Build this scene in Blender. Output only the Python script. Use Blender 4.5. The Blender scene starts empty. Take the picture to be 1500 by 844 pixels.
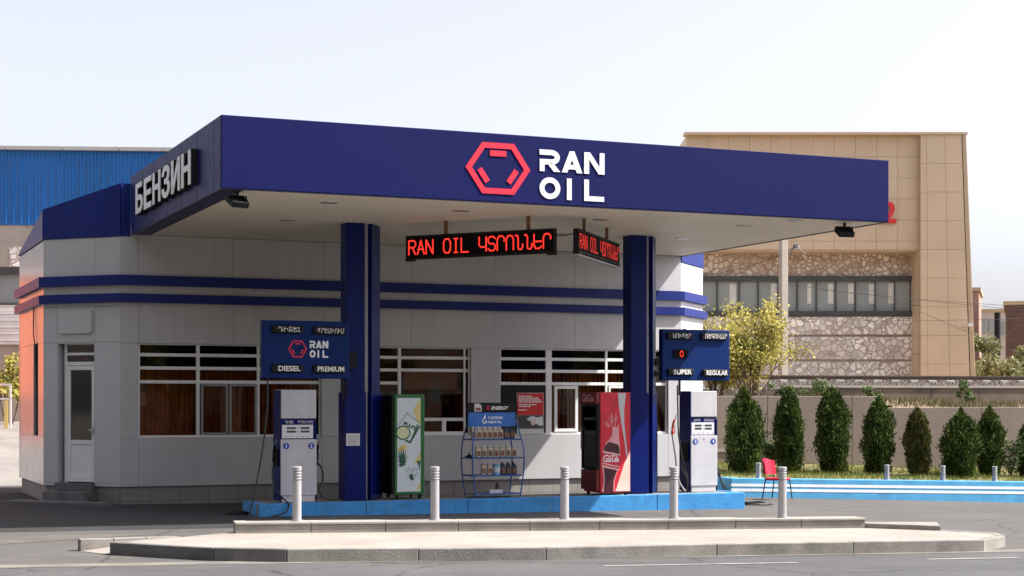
import bpy, math, random
from mathutils import Matrix, Vector
R = math.radians
rng = random.Random(7)
sc = bpy.context.scene
col = sc.collection

# ------------------------------------------------------------------ camera and sight lines
F, CX, HY, H = 2435.0, 750.0, 590.0, 2.0          # focal length and horizon in photo pixels, eye height in metres
cd = bpy.data.cameras.new('camera'); cam = bpy.data.objects.new('camera', cd); col.objects.link(cam)
cam.location = (0, 0, H); cam.rotation_euler = (R(90), 0, 0)
cd.sensor_width = 36; cd.lens = F / 1500 * 36; cd.shift_y = (HY - 422) / 1500
cd.clip_start = .1; cd.clip_end = 3000
sc.camera = cam
TH = R(23.1); C_, S_ = math.cos(TH), math.sin(TH)
OX, OY = -4.6, 26.3                                # front left corner of the canopy on the ground plan
KS = .010                                          # the site falls one per cent along the facade

def W(u, v, z=0): return Vector((OX + u*C_ - v*S_, OY + u*S_ + v*C_, z))
def gz(x, y):
    t = max(0., min(1., (y-29)/8)); return -KS * max(-45., min(70., x*C_ + y*S_)) - .026*max(0., min(12., x-5.05))*t*t*(3-2*t)
def ray(px, py): return (px - CX)/F, (HY - py)/F
def gp(px, py, dz=0.):
    a, b = ray(px, py); d = (dz - H) / (b + KS*(a*C_ + S_))
    return Vector((a*d, d, H + b*d))
def dp(px, py, d):
    a, b = ray(px, py); return Vector((a*d, d, H + b*d))
def plane_hit(px, py, P, ang):                     # along a vertical plane through P heading ang: distance along and height
    a, b = ray(px, py); c, s = math.cos(ang), math.sin(ang)
    t = (-s*P[0] + c*P[1]) / (-s*a + c)
    return (t*a - P[0])*c + (t - P[1])*s, H + t*b
def UV(px, py, v):
    o = W(0, v); return plane_hit(px, py, o, TH)

# ------------------------------------------------------------------ mesh builder
class MB:
    def __init__(s): s.v = []; s.f = []; s.mi = []; s.M = Matrix(); s.m = 0
    def add(s, vs, fs):
        n = len(s.v); s.v += [tuple(s.M @ Vector(p)) for p in vs]
        for f in fs: s.f.append([i + n for i in f]); s.mi.append(s.m)
        return s
    def box(s, x0, x1, y0, y1, z0, z1):
        vs = [(x, y, z) for z in (z0, z1) for y in (y0, y1) for x in (x0, x1)]
        return s.add(vs, [(0,2,3,1), (4,5,7,6), (0,1,5,4), (2,6,7,3), (0,4,6,2), (1,3,7,5)])
    def prism(s, poly, z0, z1):                    # plan polygon, counter-clockwise
        n = len(poly)
        f0 = z0 if callable(z0) else (lambda x, y: z0)
        f1 = z1 if callable(z1) else (lambda x, y: z1)
        vs = [(p[0], p[1], f0(p[0], p[1])) for p in poly] + [(p[0], p[1], f1(p[0], p[1])) for p in poly]
        return s.add(vs, [list(range(n))[::-1], list(range(n, 2*n))] + [(i, (i+1) % n, n+(i+1) % n, n+i) for i in range(n)])
    def plate(s, poly, y0, y1):                    # upright polygon (x, z), front at y0
        n = len(poly)
        vs = [(p[0], y0, p[1]) for p in poly] + [(p[0], y1, p[1]) for p in poly]
        return s.add(vs, [list(range(n)), list(range(n, 2*n))[::-1]] + [(i, n+i, n+(i+1) % n, (i+1) % n) for i in range(n)])
    def band(s, pts, w, y0, y1, closed=False):     # flat stroke of width w in the x, z plane
        P = [Vector((p[0], p[1])) for p in pts]; n = len(P); L = []; Rr = []
        for i in range(n):
            a = P[i-1] if (i or closed) else None; b = P[(i+1) % n] if (i < n-1 or closed) else None
            d1 = (P[i]-a).normalized() if a is not None else (b-P[i]).normalized()
            d2 = (b-P[i]).normalized() if b is not None else d1
            t = (d1+d2); t = t.normalized() if t.length > 1e-5 else d1
            nn = Vector((-t.y, t.x)); k = w/2/max(.35, nn.dot(Vector((-d1.y, d1.x))))
            L.append(P[i]+nn*k); Rr.append(P[i]-nn*k)
        for i in range(n if closed else n-1):
            j = (i+1) % n
            s.plate([Rr[i], Rr[j], L[j], L[i]], y0, y1)
        return s
    def tube(s, pts, r, n=8, smooth=0):
        P = [Vector(p) for p in pts]
        if smooth: P = spline(P, smooth)
        rs = r if isinstance(r, (list, tuple)) else None
        vs = []; fs = []; up = Vector((0, 0, 1)); prev = None
        for i, p in enumerate(P):
            t = (P[min(i+1, len(P)-1)] - P[max(i-1, 0)]).normalized()
            if prev is None:
                x = t.cross(up)
                if x.length < .05: x = t.cross(Vector((1, 0, 0)))
            else: x = prev - t*prev.dot(t)
            x.normalize(); prev = x; y = t.cross(x)
            rr = rs[min(i, len(rs)-1)] if rs else r
            for k in range(n):
                a = 2*math.pi*k/n; vs.append(p + (x*math.cos(a) + y*math.sin(a))*rr)
        for i in range(len(P)-1):
            for k in range(n): fs.append((i*n+k, i*n+(k+1) % n, (i+1)*n+(k+1) % n, (i+1)*n+k))
        fs.append(list(range(n))[::-1]); fs.append([(len(P)-1)*n+k for k in range(n)])
        return s.add(vs, fs)
    def lathe(s, prof, n=24, c=(0, 0)):
        vs = []; fs = []
        for r, z in prof:
            for k in range(n):
                a = 2*math.pi*k/n; vs.append((c[0]+r*math.cos(a), c[1]+r*math.sin(a), z))
        for i in range(len(prof)-1):
            for k in range(n): fs.append((i*n+k, i*n+(k+1) % n, (i+1)*n+(k+1) % n, (i+1)*n+k))
        fs.append(list(range(n))[::-1]); fs.append([(len(prof)-1)*n+k for k in range(n)])
        return s.add(vs, fs)
    def disc(s, cx, cz, r, y0, y1, n=24, rz=None):
        return s.plate([(cx+r*math.cos(2*math.pi*k/n), cz+(rz or r)*math.sin(2*math.pi*k/n)) for k in range(n)], y0, y1)
    def build(s, name, mats, parent=None, bevel=0, smooth=False, loc=None):
        me = bpy.data.meshes.new(name); me.from_pydata(s.v, [], s.f)
        mats = mats if isinstance(mats, (list, tuple)) else [mats]
        for m in mats: me.materials.append(m)
        for p, i in zip(me.polygons, s.mi): p.material_index = i
        if smooth:
            for p in me.polygons: p.use_smooth = True
        me.update()
        o = bpy.data.objects.new(name, me); col.objects.link(o)
        if parent: o.parent = parent
        if loc is not None: o.location = loc
        if bevel:
            b = o.modifiers.new('bevel', 'BEVEL'); b.width = bevel; b.segments = 2; b.limit_method = 'ANGLE'; b.angle_limit = R(50)
        if smooth:
            e = o.modifiers.new('split', 'EDGE_SPLIT'); e.split_angle = R(40)
        return o

def spline(P, k):
    P = [Vector(p) for p in P]; out = []
    for i in range(len(P)-1):
        a, b, c, d = P[max(i-1, 0)], P[i], P[i+1], P[min(i+2, len(P)-1)]
        for j in range(k):
            t = j/k
            out.append(.5*((2*b) + (c-a)*t + (2*a-5*b+4*c-d)*t*t + (3*b-a-3*c+d)*t**3))
    out.append(P[-1]); return out

def frame(x, y, ang, z=0): return Matrix.Translation((x, y, z)) @ Matrix.Rotation(ang, 4, 'Z')

_tc = {}
def text_geo(body, bold=.026):
    if body in _tc: return _tc[body]
    c = bpy.data.curves.new('lettering', 'FONT'); c.body = body; c.extrude = .5; c.resolution_u = 3; c.offset = .002 if max(map(ord, body)) > 0x500 else bold
    o = bpy.data.objects.new('lettering', c); col.objects.link(o)
    dg = bpy.context.evaluated_depsgraph_get(); dg.update()
    ev = o.evaluated_get(dg); m = ev.to_mesh()
    vs = [tuple(v.co) for v in m.vertices]; fs = [tuple(p.vertices) for p in m.polygons]
    ev.to_mesh_clear(); bpy.data.objects.remove(o); bpy.data.curves.remove(c)
    _tc[body] = (vs, fs); return vs, fs
def put_text(mb, body, x0, x1, z0, z1, y0, y1, slant=0):   # front at y0, stretched into the rectangle
    vs, fs = text_geo(body)
    ax = min(v[0] for v in vs); bx = max(v[0] for v in vs); az = min(v[1] for v in vs); bz = max(v[1] for v in vs)
    def f(v):
        zz = (v[1]-az)/(bz-az)
        return (x0+(v[0]-ax)/(bx-ax)*(x1-x0)+slant*zz, y0 if v[2] > 0 else y1, z0+zz*(z1-z0))
    mb.add([f(v) for v in vs], fs)

def tag(o, label=None, cat=None, group=None, kind=None):
    if label: o['label'] = label
    if cat: o['category'] = cat
    if group: o['group'] = group
    if kind: o['kind'] = kind
    return o
def thing(name, loc, rz, label, cat, group=None):
    o = bpy.data.objects.new(name, None); col.objects.link(o); o.empty_display_size = .3
    o.location = loc; o.rotation_euler = (0, 0, rz)
    return tag(o, label, cat, group)
def dup(o, loc=None, rz=None, label=None, parent=None):
    c = o.copy(); col.objects.link(c)
    if parent: c.parent = parent
    if loc is not None: c.location = loc
    if rz is not None: c.rotation_euler = (0, 0, rz)
    if label: c['label'] = label
    for ch in list(o.children): dup(ch, parent=c)
    return c
ORD = ['leftmost', 'second from the left', 'third from the left', 'fourth from the left', 'fifth from the left', 'sixth from the left', 'seventh from the left', 'eighth from the left', 'ninth from the left']

def split_loose(o):                                # one object per separate piece
    me = o.data; par = list(range(len(me.vertices)))
    def find(i):
        while par[i] != i: par[i] = par[par[i]]; i = par[i]
        return i
    for p in me.polygons:
        r0 = find(p.vertices[0])
        for v in p.vertices[1:]: par[find(v)] = r0
    gr = {}
    for p in me.polygons: gr.setdefault(find(p.vertices[0]), []).append(p)
    if len(gr) < 2: return
    base = o.name.split('.')[0]; out = []
    for ps in gr.values():
        ids = {}; vs = []; fs = []
        for p in ps:
            f = []
            for v in p.vertices:
                if v not in ids: ids[v] = len(vs); vs.append(tuple(me.vertices[v].co))
                f.append(ids[v])
            fs.append(f)
        m = bpy.data.meshes.new(base); m.from_pydata(vs, [], fs)
        for mm in me.materials: m.materials.append(mm)
        for q, p in zip(m.polygons, ps): q.material_index = p.material_index; q.use_smooth = p.use_smooth
        m.update(); out.append(m)
    o.data = out[0]
    for m in out[1:]:
        k = o.copy(); k.data = m; col.objects.link(k)
# ------------------------------------------------------------------ materials
def mat(name, c, rough=.6, metal=0, var=.08, scale=2., bump=0, bscale=60, spec=.5, coat=0, stain=0, fine=0, streak=0, chip=None):
    m = bpy.data.materials.new(name); m.use_nodes = True; nt = m.node_tree; N = nt.nodes; L = nt.links
    b = N['Principled BSDF']; b.inputs['Roughness'].default_value = rough; b.inputs['Metallic'].default_value = metal
    b.inputs['Specular IOR Level'].default_value = spec; b.inputs['Coat Weight'].default_value = coat
    tc = N.new('ShaderNodeTexCoord'); out = None
    def noise(s, d=4, r=.6):
        n = N.new('ShaderNodeTexNoise'); n.inputs['Scale'].default_value = s; n.inputs['Detail'].default_value = d; n.inputs['Roughness'].default_value = r
        L.new(tc.outputs['Object'], n.inputs['Vector']); return n
    cur = N.new('ShaderNodeRGB'); cur.outputs[0].default_value = (*c, 1); o = cur.outputs[0]
    def modulate(o, n, lo, hi, a=.3, bb=.7):
        mr = N.new('ShaderNodeMapRange'); L.new(n.outputs['Fac'], mr.inputs['Value'])
        mr.inputs['From Min'].default_value = a; mr.inputs['From Max'].default_value = bb
        mr.inputs['To Min'].default_value = lo; mr.inputs['To Max'].default_value = hi
        mx = N.new('ShaderNodeVectorMath'); mx.operation = 'SCALE'; L.new(o, mx.inputs[0]); L.new(mr.outputs['Result'], mx.inputs['Scale'])
        return mx.outputs[0]
    if var: o = modulate(o, noise(scale), 1-var, 1+var)
    if fine: o = modulate(o, noise(bscale*1.5, 2), 1-fine, 1+fine)
    if stain: o = modulate(o, noise(scale*.37, 8, .7), 1-stain, 1, .32, .52)
    if streak:                                      # thin run-off streaks down the panels
        mp = N.new('ShaderNodeMapping'); mp.inputs['Scale'].default_value = (7, 7, .35); L.new(tc.outputs['Object'], mp.inputs[0])
        ns = N.new('ShaderNodeTexNoise'); ns.inputs['Scale'].default_value = 1; ns.inputs['Detail'].default_value = 5; L.new(mp.outputs[0], ns.inputs['Vector'])
        o = modulate(o, ns, 1-streak, 1+streak*.2, .34, .55)
    if chip:                                        # worn spots where the paint has come off
        nc = noise(9, 8, .75); mr = N.new('ShaderNodeMapRange'); L.new(nc.outputs['Fac'], mr.inputs['Value']); mr.inputs['From Min'].default_value = .615; mr.inputs['From Max'].default_value = .645
        mx = N.new('ShaderNodeMix'); mx.data_type = 'RGBA'; L.new(mr.outputs['Result'], mx.inputs['Factor']); L.new(o, mx.inputs['A']); mx.inputs['B'].default_value = (*chip, 1); o = mx.outputs['Result']
    L.new(o, b.inputs['Base Color'])
    if var:
        n2 = noise(scale*3); mr = N.new('ShaderNodeMapRange'); L.new(n2.outputs['Fac'], mr.inputs['Value'])
        mr.inputs['To Min'].default_value = max(.03, rough-.12); mr.inputs['To Max'].default_value = min(1, rough+.12); L.new(mr.outputs['Result'], b.inputs['Roughness'])
    if bump:
        bn = noise(bscale, 3); bp = N.new('ShaderNodeBump'); bp.inputs['Strength'].default_value = bump; bp.inputs['Distance'].default_value = .02
        L.new(bn.outputs['Fac'], bp.inputs['Height']); L.new(bp.outputs['Normal'], b.inputs['Normal'])
    return m
def asphalt(name, c):
    m = mat(name, c, .9, var=.13, scale=.45, bump=.3, bscale=90, fine=.22, stain=.22); nt = m.node_tree; N = nt.nodes; L = nt.links; b = N['Principled BSDF']
    src = b.inputs['Base Color'].links[0].from_socket; tc = N.new('ShaderNodeTexCoord')
    def layer(src, fac, colr):
        mx = N.new('ShaderNodeMix'); mx.data_type = 'RGBA'; L.new(fac, mx.inputs['Factor']); L.new(src, mx.inputs['A']); mx.inputs['B'].default_value = (*colr, 1); return mx.outputs['Result']
    def rng_(sock, a0, a1, t0, t1):
        mr = N.new('ShaderNodeMapRange'); L.new(sock, mr.inputs['Value']); mr.inputs['From Min'].default_value = a0; mr.inputs['From Max'].default_value = a1; mr.inputs['To Min'].default_value = t0; mr.inputs['To Max'].default_value = t1; return mr.outputs['Result']
    # tyre-polished lanes along the traffic direction
    mp = N.new('ShaderNodeMapping'); mp.inputs['Rotation'].default_value = (0, 0, -.22); mp.inputs['Scale'].default_value = (.05, 1.3, 1); L.new(tc.outputs['Object'], mp.inputs[0])
    n1 = N.new('ShaderNodeTexNoise'); n1.inputs['Scale'].default_value = 1; n1.inputs['Detail'].default_value = 5; L.new(mp.outputs[0], n1.inputs['Vector'])
    src = layer(src, rng_(n1.outputs['Fac'], .5, .72, 0, .4), [x*.55 for x in c])
    # pale grit
    n2 = N.new('ShaderNodeTexNoise'); n2.inputs['Scale'].default_value = .8; n2.inputs['Detail'].default_value = 9; n2.inputs['Roughness'].default_value = .75; L.new(tc.outputs['Object'], n2.inputs['Vector'])
    src = layer(src, rng_(n2.outputs['Fac'], .55, .7, 0, .45), [min(1, x*1.9) for x in c])
    # oil drips
    v = N.new('ShaderNodeTexVoronoi'); v.inputs['Scale'].default_value = .9; L.new(tc.outputs['Object'], v.inputs['Vector'])
    src = layer(src, rng_(v.outputs['Distance'], .05, .13, .55, 0), [x*.3 for x in c])
    # cracks
    ad = N.new('ShaderNodeVectorMath'); ad.operation = 'MULTIPLY_ADD'; L.new(n2.outputs['Color'], ad.inputs[0]); ad.inputs[1].default_value = (.9, .9, 0); L.new(tc.outputs['Object'], ad.inputs[2])
    e = N.new('ShaderNodeTexVoronoi'); e.feature = 'DISTANCE_TO_EDGE'; e.inputs['Scale'].default_value = .22; L.new(ad.outputs[0], e.inputs['Vector'])
    src = layer(src, rng_(e.outputs['Distance'], .002, .005, .7, 0), [x*.25 for x in c])
    L.new(src, b.inputs['Base Color']); return m
def srgb(r, g, b):
    f = lambda v: v/12.92 if v <= .04045 else ((v+.055)/1.055)**2.4
    return tuple(f(v/255) for v in (r, g, b))
def emit(name, c, s):
    m = bpy.data.materials.new(name); m.use_nodes = True; b = m.node_tree.nodes['Principled BSDF']
    b.inputs['Base Color'].default_value = (*[x*.2 for x in c], 1); b.inputs['Emission Color'].default_value = (*c, 1); b.inputs['Emission Strength'].default_value = s
    return m
def glass(name, tint=(.75, .78, .78), refl=1.0, rough=.02):
    m = bpy.data.materials.new(name); m.use_nodes = True; nt = m.node_tree; N = nt.nodes; L = nt.links
    N.remove(N['Principled BSDF']); out = N['Material Output']
    tr = N.new('ShaderNodeBsdfTransparent'); tr.inputs[0].default_value = (*tint, 1)
    gl = N.new('ShaderNodeBsdfGlossy'); gl.inputs['Roughness'].default_value = rough; gl.inputs[0].default_value = (refl, refl, refl, 1)
    fr = N.new('ShaderNodeFresnel'); fr.inputs['IOR'].default_value = 1.5
    mx = N.new('ShaderNodeMixShader'); L.new(fr.outputs[0], mx.inputs[0]); L.new(tr.outputs[0], mx.inputs[1]); L.new(gl.outputs[0], mx.inputs[2])
    L.new(mx.outputs[0], out.inputs['Surface']); return m
def brick(name, c1, c2, cm, w, h, mortar=.012, rough=.85, axis='XY', bump=.3, offset=.5, var=.12, rot=0):
    m = bpy.data.materials.new(name); m.use_nodes = True; nt = m.node_tree; N = nt.nodes; L = nt.links
    b = N['Principled BSDF']; b.inputs['Roughness'].default_value = rough
    tc = N.new('ShaderNodeTexCoord'); mp = N.new('ShaderNodeMapping')
    mp.inputs['Rotation'].default_value = (R(90) if axis == 'XZ' else 0, 0, rot)
    L.new(tc.outputs['Object'], mp.inputs[0])
    br = N.new('ShaderNodeTexBrick'); L.new(mp.outputs[0], br.inputs['Vector'])
    br.inputs['Color1'].default_value = (*c1, 1); br.inputs['Color2'].default_value = (*c2, 1); br.inputs['Mortar'].default_value = (*cm, 1)
    br.inputs['Scale'].default_value = 1; br.inputs['Brick Width'].default_value = w; br.inputs['Row Height'].default_value = h; br.inputs['Mortar Size'].default_value = mortar
    br.inputs['Mortar Smooth'].default_value = .3; br.offset = offset
    n = N.new('ShaderNodeTexNoise'); n.inputs['Scale'].default_value = .9; n.inputs['Detail'].default_value = 6; L.new(tc.outputs['Object'], n.inputs['Vector'])
    mr = N.new('ShaderNodeMapRange'); L.new(n.outputs['Fac'], mr.inputs[0]); mr.inputs['From Min'].default_value = .3; mr.inputs['From Max'].default_value = .7
    mr.inputs['To Min'].default_value = 1-var; mr.inputs['To Max'].default_value = 1+var
    mx = N.new('ShaderNodeVectorMath'); mx.operation = 'SCALE'; L.new(br.outputs['Color'], mx.inputs[0]); L.new(mr.outputs[0], mx.inputs['Scale'])
    L.new(mx.outputs[0], b.inputs['Base Color'])
    bp = N.new('ShaderNodeBump'); bp.invert = True; bp.inputs['Strength'].default_value = bump; bp.inputs['Distance'].default_value = .02
    L.new(br.outputs['Fac'], bp.inputs['Height']); L.new(bp.outputs[0], b.inputs['Normal'])
    return m
def rubble(name, stone, mortar, scale, edge=.07, squash=1.):
    m = bpy.data.materials.new(name); m.use_nodes = True; nt = m.node_tree; N = nt.nodes; L = nt.links
    b = N['Principled BSDF']; b.inputs['Roughness'].default_value = .9
    tc = N.new('ShaderNodeTexCoord'); nz = N.new('ShaderNodeTexNoise'); nz.inputs['Scale'].default_value = 2.2; L.new(tc.outputs['Object'], nz.inputs['Vector'])
    ad = N.new('ShaderNodeVectorMath'); ad.operation = 'MULTIPLY_ADD'; L.new(nz.outputs['Color'], ad.inputs[0]); ad.inputs[1].default_value = (.25, .25, .25); L.new(tc.outputs['Object'], ad.inputs[2])
    v = N.new('ShaderNodeTexVoronoi'); v.feature = 'DISTANCE_TO_EDGE'; v.inputs['Scale'].default_value = scale; L.new(ad.outputs[0], v.inputs['Vector'])
    v2 = N.new('ShaderNodeTexVoronoi'); v2.inputs['Scale'].default_value = scale; L.new(ad.outputs[0], v2.inputs['Vector'])
    th = N.new('ShaderNodeMapRange'); L.new(v.outputs['Distance'], th.inputs[0]); th.inputs['From Min'].default_value = edge; th.inputs['From Max'].default_value = edge+.03
    sm = N.new('ShaderNodeSeparateColor'); L.new(v2.outputs['Color'], sm.inputs[0])
    # patches where the stones are worn back to the mortar
    nb = N.new('ShaderNodeTexNoise'); nb.inputs['Scale'].default_value = .45; nb.inputs['Detail'].default_value = 3; L.new(tc.outputs['Object'], nb.inputs['Vector'])
    mr = N.new('ShaderNodeMapRange'); L.new(sm.outputs[0], mr.inputs[0]); mr.inputs['To Min'].default_value = .62; mr.inputs['To Max'].default_value = 1.15
    wear = N.new('ShaderNodeMapRange'); L.new(nb.outputs['Fac'], wear.inputs[0]); wear.inputs['From Min'].default_value = .36; wear.inputs['From Max'].default_value = .6; wear.inputs['To Min'].default_value = .45
    st = N.new('ShaderNodeVectorMath'); st.operation = 'SCALE'; st.inputs[0].default_value = stone; L.new(mr.outputs[0], st.inputs['Scale'])
    fm = N.new('ShaderNodeMath'); fm.operation = 'MULTIPLY'; L.new(th.outputs[0], fm.inputs[0]); L.new(wear.outputs[0], fm.inputs[1])
    mx = N.new('ShaderNodeMix'); mx.data_type = 'RGBA'; L.new(fm.outputs[0], mx.inputs['Factor']); mx.inputs['A'].default_value = (*mortar, 1); L.new(st.outputs[0], mx.inputs['B'])
    L.new(mx.outputs['Result'], b.inputs['Base Color'])
    bp = N.new('ShaderNodeBump'); bp.inputs['Strength'].default_value = .4; bp.inputs['Distance'].default_value = .03; L.new(th.outputs[0], bp.inputs['Height']); L.new(bp.outputs[0], b.inputs['Normal'])
    return m
def leafmat(name, c1, c2, c3, scale=2.5, trans=.25):
    m = bpy.data.materials.new(name); m.use_nodes = True; nt = m.node_tree; N = nt.nodes; L = nt.links
    b = N['Principled BSDF']; b.inputs['Roughness'].default_value = .6; b.inputs['Specular IOR Level'].default_value = .25
    g = N.new('ShaderNodeNewGeometry'); tc = N.new('ShaderNodeTexCoord'); n = N.new('ShaderNodeTexNoise'); n.inputs['Scale'].default_value = scale; L.new(tc.outputs['Object'], n.inputs['Vector'])
    ma = N.new('ShaderNodeMath'); ma.operation = 'MULTIPLY_ADD'; L.new(g.outputs['Random Per Island'], ma.inputs[0]); ma.inputs[1].default_value = .55; L.new(n.outputs['Fac'], ma.inputs[2])
    r = N.new('ShaderNodeValToRGB'); e = r.color_ramp.elements; e[0].position = .45; e[0].color = (*c1, 1); e[1].position = 1.05; e[1].color = (*c3, 1)
    x = e.new(.75); x.color = (*c2, 1); L.new(ma.outputs[0], r.inputs[0]); L.new(r.outputs[0], b.inputs['Base Color'])
    t = N.new('ShaderNodeBsdfTranslucent'); L.new(r.outputs[0], t.inputs[0]); mx = N.new('ShaderNodeMixShader'); mx.inputs[0].default_value = trans
    L.new(b.outputs[0], mx.inputs[1]); L.new(t.outputs[0], mx.inputs[2]); L.new(mx.outputs[0], N['Material Output'].inputs['Surface'])
    return m

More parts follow.
